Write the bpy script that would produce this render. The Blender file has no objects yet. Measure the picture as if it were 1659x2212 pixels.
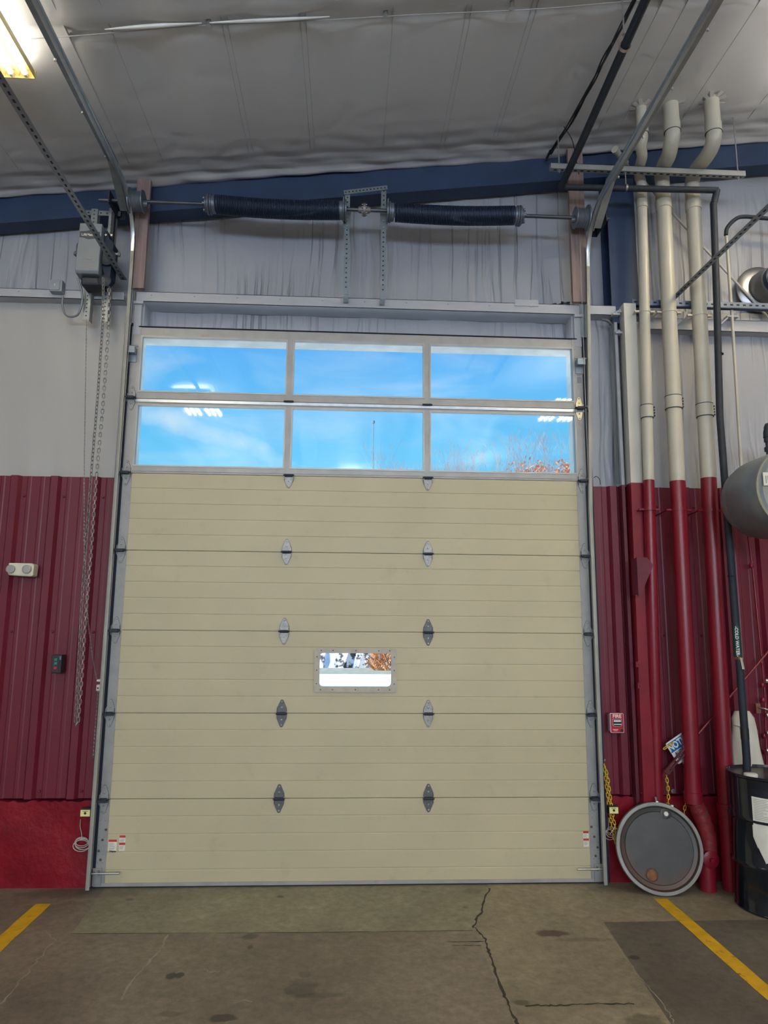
import bpy, math, random
from mathutils import Vector, Matrix
random.seed(7)
scn = bpy.context.scene
col = scn.collection
V = Vector
sin, cos, pi = math.sin, math.cos, math.pi

# ------------------------------------------------------------------ camera
CAM = V((-.0618, -5.5019, 1.8756)); YAW, PIT, ROL, FPX = .0497, .161, .0082, 1517.06
FW = V((sin(YAW)*cos(PIT), cos(YAW)*cos(PIT), sin(PIT)))
R0 = V((cos(YAW), -sin(YAW), 0)); U0 = R0.cross(FW)
RT = R0*cos(ROL)+U0*sin(ROL); UP = -R0*sin(ROL)+U0*cos(ROL)
cd = bpy.data.cameras.new('camera'); cam = bpy.data.objects.new('camera', cd); col.objects.link(cam)
cd.sensor_fit = 'HORIZONTAL'; cd.sensor_width = 36; cd.lens = 36*FPX/1659; cd.clip_start = .05; cd.clip_end = 500
m = Matrix((RT, UP, -FW)).transposed().to_4x4(); m.translation = CAM; cam.matrix_world = m
scn.camera = cam

def ray(px, py): return FW+RT*((px-829.5)/FPX)-UP*((py-1106)/FPX)
def at(px, py, Y=0.0):            # a measured point of the photograph on the plane at depth Y
    d = ray(px, py); return CAM+d*((Y-CAM.y)/d.y)
def zc(x): return 5.80+.124*x     # underside of the roof liner

# ------------------------------------------------------------------ materials
MATS = {}
def nd(nt, t, **k):
    n = nt.nodes.new(t)
    for a, b in k.items():
        if a.startswith('i_'): n.inputs[a[2:]].default_value = b
        else: setattr(n, a, b)
    return n
def mat(name, c, rough=.5, metal=0., var=.12, scale=6., bump=.0, bscale=60., stretch=(1, 1, 1), spots=None, spot_amt=.0, coat=0., spec=.5, emis=None):
    if name in MATS: return MATS[name]
    m = bpy.data.materials.new(name); m.use_nodes = True; nt = m.node_tree; nt.nodes.clear()
    out = nd(nt, 'ShaderNodeOutputMaterial'); b = nd(nt, 'ShaderNodeBsdfPrincipled')
    nt.links.new(b.outputs[0], out.inputs[0])
    b.inputs['Roughness'].default_value = rough; b.inputs['Metallic'].default_value = metal
    b.inputs['Coat Weight'].default_value = coat; b.inputs['Specular IOR Level'].default_value = spec
    tc = nd(nt, 'ShaderNodeTexCoord'); mp = nd(nt, 'ShaderNodeMapping'); mp.inputs['Scale'].default_value = stretch
    geo = nd(nt, 'ShaderNodeNewGeometry')
    nt.links.new(geo.outputs['Position'], mp.inputs[0])
    no = nd(nt, 'ShaderNodeTexNoise', i_Scale=scale, i_Detail=5.0); nt.links.new(mp.outputs[0], no.inputs['Vector'])
    mr = nd(nt, 'ShaderNodeMapRange'); mr.inputs[1].default_value = .3; mr.inputs[2].default_value = .7
    mr.inputs[3].default_value = 1-var; mr.inputs[4].default_value = 1+var; nt.links.new(no.outputs['Fac'], mr.inputs[0])
    vm = nd(nt, 'ShaderNodeVectorMath', operation='SCALE'); vm.inputs[0].default_value = c[:3]
    nt.links.new(mr.outputs[0], vm.inputs['Scale']); last = vm.outputs[0]
    if spots:
        n2 = nd(nt, 'ShaderNodeTexNoise', i_Scale=spots[3] if len(spots) > 3 else 9., i_Detail=8.0, i_Roughness=.65); nt.links.new(mp.outputs[0], n2.inputs['Vector'])
        m2 = nd(nt, 'ShaderNodeMapRange'); m2.inputs[1].default_value = .58 if spot_amt < 1 else .50; m2.inputs[2].default_value = .70 if spot_amt < 1 else .56; m2.inputs[4].default_value = spot_amt
        nt.links.new(n2.outputs['Fac'], m2.inputs[0])
        mx = nd(nt, 'ShaderNodeMix', data_type='RGBA'); nt.links.new(m2.outputs[0], mx.inputs[0]); nt.links.new(last, mx.inputs[6]); mx.inputs[7].default_value = (*spots[:3], 1)
        last = mx.outputs[2]
    nt.links.new(last, b.inputs['Base Color'])
    if bump:
        n3 = nd(nt, 'ShaderNodeTexNoise', i_Scale=bscale, i_Detail=3.0); nt.links.new(mp.outputs[0], n3.inputs['Vector'])
        bp = nd(nt, 'ShaderNodeBump', i_Strength=bump, i_Distance=.01); nt.links.new(n3.outputs['Fac'], bp.inputs['Height']); nt.links.new(bp.outputs[0], b.inputs['Normal'])
    if emis:
        b.inputs['Emission Color'].default_value = (*emis[:3], 1); b.inputs['Emission Strength'].default_value = emis[3]
    MATS[name] = m; return m

CREAM = mat('door_cream_steel', (.53, .475, .315), .5, 0, .05, 1.6, .12, 260, spots=(.33, .28, .20, 5.5), spot_amt=.22)
ALU = mat('window_rail_alu', (.385, .375, .36), .4, .1, .1, 8, 0, spots=(.18, .16, .13), spot_amt=.25)
GALV = mat('galvanised', (.27, .30, .32), .42, .75, .16, 14, .05, 90, spots=(.22, .22, .21), spot_amt=.4)
GALVP = mat('galvanised_stile', (.34, .34, .33), .55, .35, .12, 9, .03, 90, spots=(.18, .17, .16), spot_amt=.35)
GALVB = mat('galvanised_bright', (.50, .54, .57), .3, .85, .1, 14)
HINGE = mat('hinge_zinc', (.34, .33, .31), .45, .35, .2, 60)
HINGED = mat('hinge_dull', (.13, .135, .135), .5, .4, .2, 60)
HINGEB = mat('hinge_zinc_yellow', (.75, .66, .42), .35, .5, .1, 60)
DARK = mat('dark_greased_steel', (.022, .027, .038), .55, .1, .2, 30)
HOLE = mat('punched_hole', (.02, .022, .026), .8)
NAVY = mat('navy_primer_steel', (.022, .046, .105), .55, 0, .15, 5, spots=(.04, .055, .10), spot_amt=.4)
BLACK = mat('black_foam_insulation', (.018, .024, .036), .65, 0, .2, 20, .15, 40)
SPRING = mat('spring_black_oiled', (.022, .036, .07), .45, .3, .2, 30)
REDS = mat('red_siding_paint', (.150, .010, .026), .42, 0, .10, 2.5, .04, 200, spots=(.12, .009, .020), spot_amt=.35)
REDC = mat('red_painted_block', (.225, .005, .014), .45, 0, .18, 3.5, .35, 28, spots=(.11, .008, .014, 3.), spot_amt=.45, spec=.3)
REDP = mat('red_pipe_paint', (.215, .008, .020), .33, 0, .12, 4, .08, 120)
WHITEP = mat('white_pvc', (.52, .49, .405), .38, 0, .05, 5, spots=(.40, .36, .28, 12.), spot_amt=.2)
WHITEG = mat('white_girt_paint', (.43, .44, .475), .5, 0, .06, 4, spots=(.36, .35, .33, 9.), spot_amt=.2)  # white paint cooled: bluish lens haze is mixed into the colour
WHITED = mat('white_column_paint', (.52, .505, .46), .5, 0, .05, 4)
WOOD = mat('douglas_fir', (.27, .19, .18), .65, 0, .22, 3, .1, 30, stretch=(14, 14, .8))
STEEL = mat('bare_steel', (.45, .45, .44), .35, .8, .15, 20)
TRACK_BEIGE = mat('jamb_strip', (.33, .325, .285), .5, .2, .12, 6)  # galvanised track; the beige reflection on it is put into the colour
YEL = mat('yellow_floor_paint', (.66, .38, .012), .6, 0, .14, 12, .15, 60, spots=(.13, .09, .03, 14.), spot_amt=.85)
YCH = mat('yellow_plastic_chain', (.80, .58, .05), .4)
LABELW = mat('label_white', (.80, .78, .70), .6)
LABELY = mat('label_yellow', (.80, .74, .30), .6)
LABELR = mat('label_red', (.55, .04, .02), .5)
INK = mat('ink', (.02, .02, .022), .7)
INKG = mat('ink_grey', (.28, .27, .25), .7)
BLUES = mat('sign_blue', (.0, .13, .36), .4)
SIGNW = mat('sign_white', (.78, .80, .80), .35)
DRUM = mat('drum_black_enamel', (.006, .010, .018), .16, 0, .2, 5, coat=.4)
OPEN = mat('opener_grey', (.20, .23, .265), .45, 0, .04, 8)
BEIGE = mat('beige_plastic', (.70, .66, .52), .4)
LENS = mat('lamp_lens', (.5, .5, .48), .15, .6)
TANK = mat('tank_grey_paint', (.20, .23, .26), .35, .2, .12, 5, spots=(.13, .13, .13, 4.), spot_amt=.5)
FIREW = mat('fire_white_line', (.85, .8, .8), .5)
FIRER = mat('fire_red', (.50, .012, .02), .35)
GREEN = mat('button_green', (.03, .22, .13), .5)
REDB = mat('button_red', (.55, .02, .03), .5)
BRASS = mat('brass', (.45, .30, .10), .35, .8)
SACK = mat('white_sack', (.66, .63, .54), .7, 0, .1, 6, .5, 12)
CABLE = mat('cable_black', (.015, .017, .02), .5)
CABLEW = mat('cable_white', (.55, .53, .5), .5)
DARKGLUE = mat('dark_gap', (.01, .012, .016), .9)

def vinyl(name, c, stretch, amp, rough=.42, sc=1.0):
    m = bpy.data.materials.new(name); m.use_nodes = True; nt = m.node_tree; b = nt.nodes['Principled BSDF']
    b.inputs['Roughness'].default_value = rough
    g = nd(nt, 'ShaderNodeNewGeometry'); mp = nd(nt, 'ShaderNodeMapping'); mp.inputs['Scale'].default_value = stretch
    nt.links.new(g.outputs['Position'], mp.inputs[0])
    # slanting creases: distort the position a little before stretching it
    dn = nd(nt, 'ShaderNodeTexNoise', i_Scale=.8*sc, i_Detail=2.); nt.links.new(g.outputs['Position'], dn.inputs['Vector'])
    ad = nd(nt, 'ShaderNodeMixRGB', blend_type='ADD'); ad.inputs[0].default_value = .9
    nt.links.new(mp.outputs[0], ad.inputs[1]); nt.links.new(dn.outputs['Color'], ad.inputs[2])
    n = nd(nt, 'ShaderNodeTexNoise', i_Scale=1.0, i_Detail=2.2, i_Roughness=.45); nt.links.new(ad.outputs[0], n.inputs['Vector'])
    ab = nd(nt, 'ShaderNodeMath', operation='SUBTRACT'); ab.inputs[1].default_value = .5; nt.links.new(n.outputs['Fac'], ab.inputs[0])
    a2 = nd(nt, 'ShaderNodeMath', operation='ABSOLUTE'); nt.links.new(ab.outputs[0], a2.inputs[0])
    mr = nd(nt, 'ShaderNodeMapRange'); mr.inputs[1].default_value = 0; mr.inputs[2].default_value = .07; mr.interpolation_type = 'SMOOTHSTEP'; nt.links.new(a2.outputs[0], mr.inputs[0])
    # creases fade in and out
    fn = nd(nt, 'ShaderNodeTexNoise', i_Scale=1.1*sc, i_Detail=1.); nt.links.new(g.outputs['Position'], fn.inputs['Vector'])
    fr = nd(nt, 'ShaderNodeMapRange'); fr.inputs[1].default_value = .3; fr.inputs[2].default_value = .7; nt.links.new(fn.outputs['Fac'], fr.inputs[0])
    mu = nd(nt, 'ShaderNodeMath', operation='MULTIPLY'); nt.links.new(mr.outputs[0], mu.inputs[0]); nt.links.new(fr.outputs[0], mu.inputs[1])
    wv = nd(nt, 'ShaderNodeTexNoise', i_Scale=180., i_Detail=1.); nt.links.new(g.outputs['Position'], wv.inputs['Vector'])
    ws = nd(nt, 'ShaderNodeMath', operation='MULTIPLY_ADD'); ws.inputs[1].default_value = .06; nt.links.new(wv.outputs['Fac'], ws.inputs[0]); nt.links.new(mu.outputs[0], ws.inputs[2])
    bp = nd(nt, 'ShaderNodeBump', i_Strength=min(amp, 1.), i_Distance=.012 if amp < .9 else .02); nt.links.new(ws.outputs[0], bp.inputs['Height']); nt.links.new(bp.outputs[0], b.inputs['Normal'])
    cn = nd(nt, 'ShaderNodeTexNoise', i_Scale=.9, i_Detail=4.); nt.links.new(g.outputs['Position'], cn.inputs['Vector'])
    cr = nd(nt, 'ShaderNodeMapRange'); cr.inputs[3].default_value = .9; cr.inputs[4].default_value = 1.08; nt.links.new(cn.outputs['Fac'], cr.inputs[0])
    vm = nd(nt, 'ShaderNodeVectorMath', operation='SCALE'); vm.inputs[0].default_value = c; nt.links.new(cr.outputs[0], vm.inputs['Scale']); nt.links.new(vm.outputs[0], b.inputs['Base Color'])
    MATS[name] = m; return m
VINW = vinyl('vinyl_wall', (.375, .385, .425), (7, 3, .35), .95)  # bluish lens haze over the upper wall is tinted into this white
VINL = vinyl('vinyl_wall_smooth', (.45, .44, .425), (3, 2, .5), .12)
VINC = vinyl('vinyl_ceiling', (.58, .58, .59), (1.6, 1.6, 1), .30, .34)  # base colour keeps a faint blue for the lens haze

def glass_mat():
    m = bpy.data.materials.new('clear_glass'); m.use_nodes = True; nt = m.node_tree; nt.nodes.clear()
    o = nd(nt, 'ShaderNodeOutputMaterial'); t = nd(nt, 'ShaderNodeBsdfTransparent'); t.inputs[0].default_value = (.97, .99, 1, 1)
    gl = nd(nt, 'ShaderNodeBsdfGlossy'); gl.inputs['Roughness'].default_value = .03
    f = nd(nt, 'ShaderNodeFresnel'); f.inputs[0].default_value = 1.45
    mx = nd(nt, 'ShaderNodeMixShader'); nt.links.new(f.outputs[0], mx.inputs[0]); nt.links.new(t.outputs[0], mx.inputs[1]); nt.links.new(gl.outputs[0], mx.inputs[2]); nt.links.new(mx.outputs[0], o.inputs[0])
    return m
GLASS = glass_mat()
TUBE = mat('fluorescent_tube', (.9, .9, .85), .4, emis=(1, .89, .66, 40.0))
REFL = mat('fixture_enamel', (.50, .40, .17), .5)

# ------------------------------------------------------------------ mesh builder
class MB:
    def __init__(s): s.v = []; s.f = []; s.m = []; s.cur = 0
    def mat(s, i): s.cur = i; return s
    def add(s, vs, fs):
        k = len(s.v); s.v += [V(p) for p in vs]; s.f += [tuple(i+k for i in f) for f in fs]; s.m += [s.cur]*len(fs); return s
    def box(s, x0, x1, y0, y1, z0, z1):
        return s.add([(x, y, z) for x in (x0, x1) for y in (y0, y1) for z in (z0, z1)],
                     [(0, 1, 3, 2), (4, 6, 7, 5), (0, 4, 5, 1), (2, 3, 7, 6), (0, 2, 6, 4), (1, 5, 7, 3)])
    def obox(s, c, u, v, w, a, b, d):   # centre, axes, half sizes
        c, u, v, w = V(c), V(u).normalized(), V(v).normalized(), V(w).normalized()
        return s.add([c+u*i*a+v*j*b+w*k*d for i in (-1, 1) for j in (-1, 1) for k in (-1, 1)],
                     [(0, 1, 3, 2), (4, 6, 7, 5), (0, 4, 5, 1), (2, 3, 7, 6), (0, 2, 6, 4), (1, 5, 7, 3)])
    def bar(s, p, q, w, h, up=(0, 0, 1)):
        p, q = V(p), V(q); u = (q-p).normalized(); sd = u.cross(V(up)).normalized(); n = sd.cross(u)
        return s.obox((p+q)/2, u, sd, n, (q-p).length/2, w/2, h/2)
    def tube(s, pts, r, n=10, closed=False, caps=True):
        pts = [V(p) for p in pts]; N = len(pts); rr = r if isinstance(r, (list, tuple)) else [r]*N
        k = len(s.v); prev = None
        for i, p in enumerate(pts):
            if closed: t = (pts[(i+1) % N]-pts[i-1]).normalized()
            else: t = (pts[min(i+1, N-1)]-pts[max(i-1, 0)]).normalized()
            if prev is None:
                a = V((0, 0, 1)) if abs(t.z) < .9 else V((1, 0, 0)); prev = t.cross(a).normalized()
            prev = (prev-t*prev.dot(t)).normalized(); b = t.cross(prev)
            for j in range(n):
                th = 2*pi*j/n; s.v.append(p+(prev*cos(th)+b*sin(th))*rr[i])
        for i in range(N if closed else N-1):
            for j in range(n):
                a, b = k+i*n, k+((i+1) % N)*n
                s.f.append((a+j, a+(j+1) % n, b+(j+1) % n, b+j)); s.m.append(s.cur)
        if caps and not closed:
            s.f.append(tuple(k+j for j in range(n))[::-1]); s.f.append(tuple(k+(N-1)*n+j for j in range(n))); s.m += [s.cur]*2
        return s
    def cyl(s, p, q, r, n=16, r2=None): return s.tube([p, q], [r, r if r2 is None else r2], n)
    def rev(s, prof, o, ax, n=32, cap=True):   # profile of (radius, distance along axis)
        o, ax = V(o), V(ax).normalized(); a = V((0, 0, 1)) if abs(ax.z) < .9 else V((1, 0, 0)); u = ax.cross(a).normalized(); w = ax.cross(u); k = len(s.v)
        for r, h in prof:
            for j in range(n): th = 2*pi*j/n; s.v.append(o+ax*h+(u*cos(th)+w*sin(th))*r)
        for i in range(len(prof)-1):
            for j in range(n): s.f.append((k+i*n+j, k+i*n+(j+1) % n, k+(i+1)*n+(j+1) % n, k+(i+1)*n+j)); s.m.append(s.cur)
        if cap:
            s.f.append(tuple(k+j for j in range(n))[::-1]); e = k+(len(prof)-1)*n; s.f.append(tuple(e+j for j in range(n))); s.m += [s.cur]*2
        return s
    def prism(s, poly, o, u, w, n, d):   # polygon in (u, w) from o, thickness d along n
        o, u, w, n = V(o), V(u), V(w), V(n); P = [o+u*a+w*b for a, b in poly]; k = len(poly)
        return s.add(P+[p+n*d for p in P], [tuple(range(k))[::-1], tuple(range(k, 2*k))]+[(i, (i+1) % k, k+(i+1) % k, k+i) for i in range(k)])
    def ribbon(s, pts, w, z):
        k = len(pts); vs = []
        for i, (x, y) in enumerate(pts):
            t = V((pts[min(i+1, k-1)][0]-pts[max(i-1, 0)][0], pts[min(i+1, k-1)][1]-pts[max(i-1, 0)][1], 0)).normalized(); ww = w[i] if isinstance(w, list) else w
            vs += [(x-t.y*ww/2, y+t.x*ww/2, z), (x+t.y*ww/2, y-t.x*ww/2, z)]
        return s.add(vs, [(2*i, 2*i+1, 2*i+3, 2*i+2) for i in range(k-1)])
    def build(s, name, mats, parent=None, loc=None, smooth=None, bevel=0, label=None, kind=None):
        if not isinstance(mats, (list, tuple)): mats = [mats]
        if loc is None:
            if parent is not None: loc = wl(parent)
            else:
                xs = [min(p[i] for p in s.v) for i in range(3)]; xe = [max(p[i] for p in s.v) for i in range(3)]
                loc = V(((xs[0]+xe[0])/2, (xs[1]+xe[1])/2, xs[2]))
        loc = V(loc)
        me = bpy.data.meshes.new(name); me.from_pydata([p-loc for p in s.v], [], s.f)
        for mm in mats: me.materials.append(mm)
        me.polygons.foreach_set('material_index', s.m)
        import bmesh
        bm = bmesh.new(); bm.from_mesh(me); bmesh.ops.recalc_face_normals(bm, faces=bm.faces[:]); bm.to_mesh(me); bm.free()
        if smooth is not None:
            me.polygons.foreach_set('use_smooth', [True]*len(me.polygons))
            try: me.set_sharp_from_angle(angle=math.radians(smooth))
            except Exception: pass
        me.update()
        o = bpy.data.objects.new(name, me); col.objects.link(o)
        if parent is not None: o.parent = parent; o.location = loc-wl(parent)
        else: o.location = loc
        if bevel:
            b = o.modifiers.new('bevel', 'BEVEL'); b.width = bevel; b.segments = 2; b.limit_method = 'ANGLE'
        if label: o['label'] = label
        if kind: o['kind'] = kind
        return o
def _parts(s, name, mats, parent, **k):
    par = list(range(len(s.v)))
    def fd(i):
        while par[i] != i: par[i] = par[par[i]]; i = par[i]
        return i
    for f in s.f:
        for q in f[1:]: par[fd(q)] = fd(f[0])
    g = {}
    for f, mm in zip(s.f, s.m): g.setdefault(fd(f[0]), []).append((f, mm))
    out = []
    for fs in g.values():
        b = MB(); mp = {}
        for f, mm in fs:
            for i in f:
                if i not in mp: mp[i] = len(b.v); b.v.append(s.v[i])
            b.f.append(tuple(mp[i] for i in f)); b.m.append(mm)
        out.append(b.build(name, mats, parent, **k))
    return out
MB.parts = _parts
def wl(o):
    p = o.location.copy()
    while o.parent: o = o.parent; p += o.location
    return p
def thing(name, loc, label, cat, group=None, kind=None):
    o = bpy.data.objects.new(name, None); col.objects.link(o); o.location = V(loc); o.empty_display_size = .1
    tag(o, label, cat, group, kind); return o
def tag(o, label, cat, group=None, kind=None):
    o['label'] = label; o['category'] = cat
    if group: o['group'] = group
    if kind: o['kind'] = kind
    return o
def text(s, size, o, u, w, n, depth, mt, name, parent, bold=0., sx=1., label=None):   # lettering as a mesh
    cu = bpy.data.curves.new('t', 'FONT'); cu.body = s; cu.size = size; cu.extrude = depth; cu.align_x = 'CENTER'; cu.align_y = 'CENTER'; cu.offset = bold; cu.resolution_u = 2
    t = bpy.data.objects.new('t', cu); col.objects.link(t); bpy.context.view_layer.update()
    me = bpy.data.meshes.new_from_object(t.evaluated_get(bpy.context.evaluated_depsgraph_get()))
    bpy.data.objects.remove(t); o, u, w, n = V(o), V(u), V(w), V(n); pl = wl(parent)
    for v in me.vertices: v.co = o+u*v.co.x*sx+w*v.co.y+n*v.co.z-pl
    me.materials.clear(); me.materials.append(mt)
    ob = bpy.data.objects.new(name, me); col.objects.link(ob); ob.parent = parent
    if label: ob['label'] = label
    return ob
def curve(pts, k=6):                 # Catmull-Rom
    P = [V(p) for p in pts]; P = [P[0]*2-P[1]]+P+[P[-1]*2-P[-2]]; out = []
    for i in range(1, len(P)-2):
        for j in range(k):
            t = j/k; a, b, c, d = P[i-1:i+3]
            out.append(.5*((2*b)+(c-a)*t+(2*a-5*b+4*c-d)*t*t+(3*b-a-3*c+d)*t**3))
    return out+[P[-2]]
X_, Y_, Z_ = V((1, 0, 0)), V((0, 1, 0)), V((0, 0, 1))

# ------------------------------------------------------------------ floor
def floor_mat(name, base, seed):
    m = bpy.data.materials.new(name); m.use_nodes = True; nt = m.node_tree; b = nt.nodes['Principled BSDF']; b.inputs['Roughness'].default_value = .55
    g = nd(nt, 'ShaderNodeNewGeometry')
    n1 = nd(nt, 'ShaderNodeTexNoise', i_Scale=1.3, i_Detail=7., i_Roughness=.6, noise_dimensions='4D', i_W=seed); nt.links.new(g.outputs['Position'], n1.inputs['Vector'])
    n2 = nd(nt, 'ShaderNodeTexNoise', i_Scale=17., i_Detail=8., i_Roughness=.75); nt.links.new(g.outputs['Position'], n2.inputs['Vector'])
    r1 = nd(nt, 'ShaderNodeMapRange'); r1.inputs[1].default_value = .3; r1.inputs[2].default_value = .7; r1.inputs[3].default_value = .70; r1.inputs[4].default_value = 1.34; nt.links.new(n1.outputs['Fac'], r1.inputs[0])
    r2 = nd(nt, 'ShaderNodeMapRange'); r2.inputs[1].default_value = .3; r2.inputs[2].default_value = .7; r2.inputs[3].default_value = .66; r2.inputs[4].default_value = 1.36; nt.links.new(n2.outputs['Fac'], r2.inputs[0])
    mu = nd(nt, 'ShaderNodeMath', operation='MULTIPLY'); nt.links.new(r1.outputs[0], mu.inputs[0]); nt.links.new(r2.outputs[0], mu.inputs[1])
    vm = nd(nt, 'ShaderNodeVectorMath', operation='SCALE'); vm.inputs[0].default_value = base; nt.links.new(mu.outputs[0], vm.inputs['Scale']); last = vm.outputs[0]
    # reddish brown grime patches
    n3 = nd(nt, 'ShaderNodeTexNoise', i_Scale=2.6, i_Detail=6., noise_dimensions='4D', i_W=seed+3); nt.links.new(g.outputs['Position'], n3.inputs['Vector'])
    r3 = nd(nt, 'ShaderNodeMapRange'); r3.inputs[1].default_value = .5; r3.inputs[2].default_value = .72; r3.inputs[4].default_value = .45; nt.links.new(n3.outputs['Fac'], r3.inputs[0])
    mx = nd(nt, 'ShaderNodeMix', data_type='RGBA'); nt.links.new(r3.outputs[0], mx.inputs[0]); nt.links.new(last, mx.inputs[6]); mx.inputs[7].default_value = (base[0]*.72, base[1]*.66, base[2]*.66, 1); last = mx.outputs[2]
    # small pale scratches
    n4 = nd(nt, 'ShaderNodeTexNoise', i_Scale=26., i_Detail=8., i_Roughness=.75, i_Distortion=2.5); nt.links.new(g.outputs['Position'], n4.inputs['Vector'])
    r4 = nd(nt, 'ShaderNodeMapRange'); r4.inputs[1].default_value = .60; r4.inputs[2].default_value = .70; r4.inputs[4].default_value = .55; nt.links.new(n4.outputs['Fac'], r4.inputs[0])
    mx = nd(nt, 'ShaderNodeMix', data_type='RGBA'); nt.links.new(r4.outputs[0], mx.inputs[0]); nt.links.new(last, mx.inputs[6]); mx.inputs[7].default_value = (base[0]*1.9, base[1]*1.9, base[2]*1.9, 1); last = mx.outputs[2]
    # oil spots: (x, y, rx, ry, strength)
    dn = nd(nt, 'ShaderNodeTexNoise', i_Scale=16., i_Detail=4.); nt.links.new(g.outputs['Position'], dn.inputs['Vector'])
    for (px, py, rx, ry, a, cc) in STAINS:
        w = floor_at(px, py)
        sb = nd(nt, 'ShaderNodeVectorMath', operation='SUBTRACT'); sb.inputs[1].default_value = (w.x, w.y, 0); nt.links.new(g.outputs['Position'], sb.inputs[0])
        sc = nd(nt, 'ShaderNodeVectorMath', operation='MULTIPLY'); sc.inputs[1].default_value = (1/rx, 1/ry, 0); nt.links.new(sb.outputs[0], sc.inputs[0])
        ln = nd(nt, 'ShaderNodeVectorMath', operation='LENGTH'); nt.links.new(sc.outputs[0], ln.inputs[0])
        a1 = nd(nt, 'ShaderNodeMath', operation='MULTIPLY_ADD'); a1.inputs[1].default_value = 1.1; nt.links.new(dn.outputs['Fac'], a1.inputs[0]); nt.links.new(ln.outputs['Value'], a1.inputs[2])
        mr = nd(nt, 'ShaderNodeMapRange'); mr.inputs[1].default_value = 1.25; mr.inputs[2].default_value = 1.6; mr.inputs[3].default_value = a; mr.inputs[4].default_value = 0; nt.links.new(a1.outputs[0], mr.inputs[0])
        mx = nd(nt, 'ShaderNodeMix', data_type='RGBA'); nt.links.new(mr.outputs[0], mx.inputs[0]); nt.links.new(last, mx.inputs[6]); mx.inputs[7].default_value = (*cc, 1); last = mx.outputs[2]
    nt.links.new(last, b.inputs['Base Color'])
    bp = nd(nt, 'ShaderNodeBump', i_Strength=.25, i_Distance=.006); nt.links.new(n2.outputs['Fac'], bp.inputs['Height']); nt.links.new(bp.outputs[0], b.inputs['Normal'])
    return m
def floor_at(px, py):
    d = ray(px, py); return CAM+d*(-CAM.z/d.z)
OIL = (.035, .03, .026); RUST = (.075, .04, .03)
STAINS = [(369, 2109, .030, .045, .85, OIL), (387, 2107, .026, .04, .85, OIL), (648, 2136, .10, .10, .45, OIL), (540, 2023, .06, .05, .6, OIL), (541, 2046, .02, .03, .7, OIL),
          (478, 2199, .08, .04, .8, OIL), (372, 2190, .07, .03, .5, RUST), (1190, 2016, .11, .055, .85, RUST), (1260, 2030, .22, .03, .35, RUST),
          (1371, 2069, .035, .03, .75, OIL), (1128, 2166, .05, .03, .6, OIL), (1415, 2041, .05, .03, .3, OIL), (660, 2105, .04, .04, .4, OIL), (1400, 2215, .12, .1, .5, OIL),
          (605, 1937, .03, .03, .6, OIL), (1005, 1960, .02, .02, .5, RUST), (920, 1926, .04, .03, .4, (.1, .11, .05)), (280, 1943, .03, .02, .5, OIL),
          (1020, 1925, .08, .06, .25, OIL), (180, 1930, .5, .10, .35, OIL), (1350, 1920, .35, .08, .3, OIL), (1560, 1925, .3, .1, .35, OIL), (690, 2150, .16, .03, .35, OIL)]
fb = MB()
fb.mat(0).add([(-9, .35, 0), (-9, -16, 0), (.77, -16, 0), (.765, -1.83, 0), (.76, -.79, 0), (-1.72, -.75, 0), (-1.80, .35, 0)], [tuple(range(7))])
fb.mat(1).add([(-1.80, .35, 0), (-1.72, -.75, 0), (.76, -.79, 0), (1.0, -.04, 0), (1.02, .35, 0)], [tuple(range(5))])
fb.mat(2).add([(1.02, .35, 0), (1.0, -.04, 0), (.76, -.79, 0), (.765, -1.83, 0), (.77, -16, 0), (1.45, -16, 0), (1.52, -1.85, 0), (1.62, -.68, 0), (9, -.64, 0), (9, .35, 0)], [tuple(range(10))])
fb.mat(3).add([(1.62, -.68, 0), (1.52, -1.85, 0), (1.45, -16, 0), (9, -16, 0), (9, -.64, 0)], [tuple(range(5))])
floor = fb.build('floor', [floor_mat('concrete_brown', (.185, .155, .122), 1.), floor_mat('concrete_apron', (.235, .220, .155), 5.), floor_mat('concrete_tan', (.245, .210, .148), 9.), floor_mat('concrete_dark', (.125, .110, .090), 14.)], kind='structure', loc=(0, 0, 0))
tag(floor, 'oil-stained concrete floor with a paler apron slab before the door', 'floor')
# the recalculated normals of the separate slabs must face up
for p in floor.data.polygons:
    if p.normal.z < 0: p.flip()
def crack(pts, w, mt, nm, lab, jit=.010, kx=9):
    P = [floor_at(*p) for p in pts]; out = []
    for i in range(len(P)-1):
        for j in range(kx):
            q = P[i].lerp(P[i+1], j/kx); out.append((q.x+random.uniform(-jit, jit), q.y+random.uniform(-jit, jit)))
    out.append((P[-1].x, P[-1].y))
    ws = [w*random.uniform(.35, 1.2) for _ in out]
    b = MB(); b.ribbon(out, ws, .0012); o = b.build(nm, mt, floor, label=lab, loc=(out[0][0], out[0][1], 0)); return o
CRK = mat('crack_dirt', (.045, .038, .03), .9); SCR = mat('pale_scratch', (.30, .27, .22), .7)
crack([(1058, 1918), (1040, 1965), (1022, 2005)], .016, CRK, 'crack', 'dark crack running from the door to the apron corner')
crack([(1025, 2003), (1048, 2030), (1060, 2070), (1085, 2140), (1105, 2185), (1125, 2225)], .016, CRK, 'crack', 'ragged slab joint running towards the viewer', .006)
crack([(155, 2017), (400, 2016), (700, 2014), (1022, 2010)], .006, CRK, 'joint', 'straight joint in front of the pale apron slab', .001)
crack([(965, 2035), (1045, 2034)], .010, CRK, 'crack', 'short crack left of the slab joint', .003)
crack([(975, 2042), (1040, 2043)], .006, CRK, 'crack', 'thin lower crack beside the slab joint', .003)
crack([(1130, 2172), (1200, 2172), (1270, 2168), (1370, 2169)], .014, CRK, 'crack', 'wavy crack across the tan slab', .008)
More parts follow.
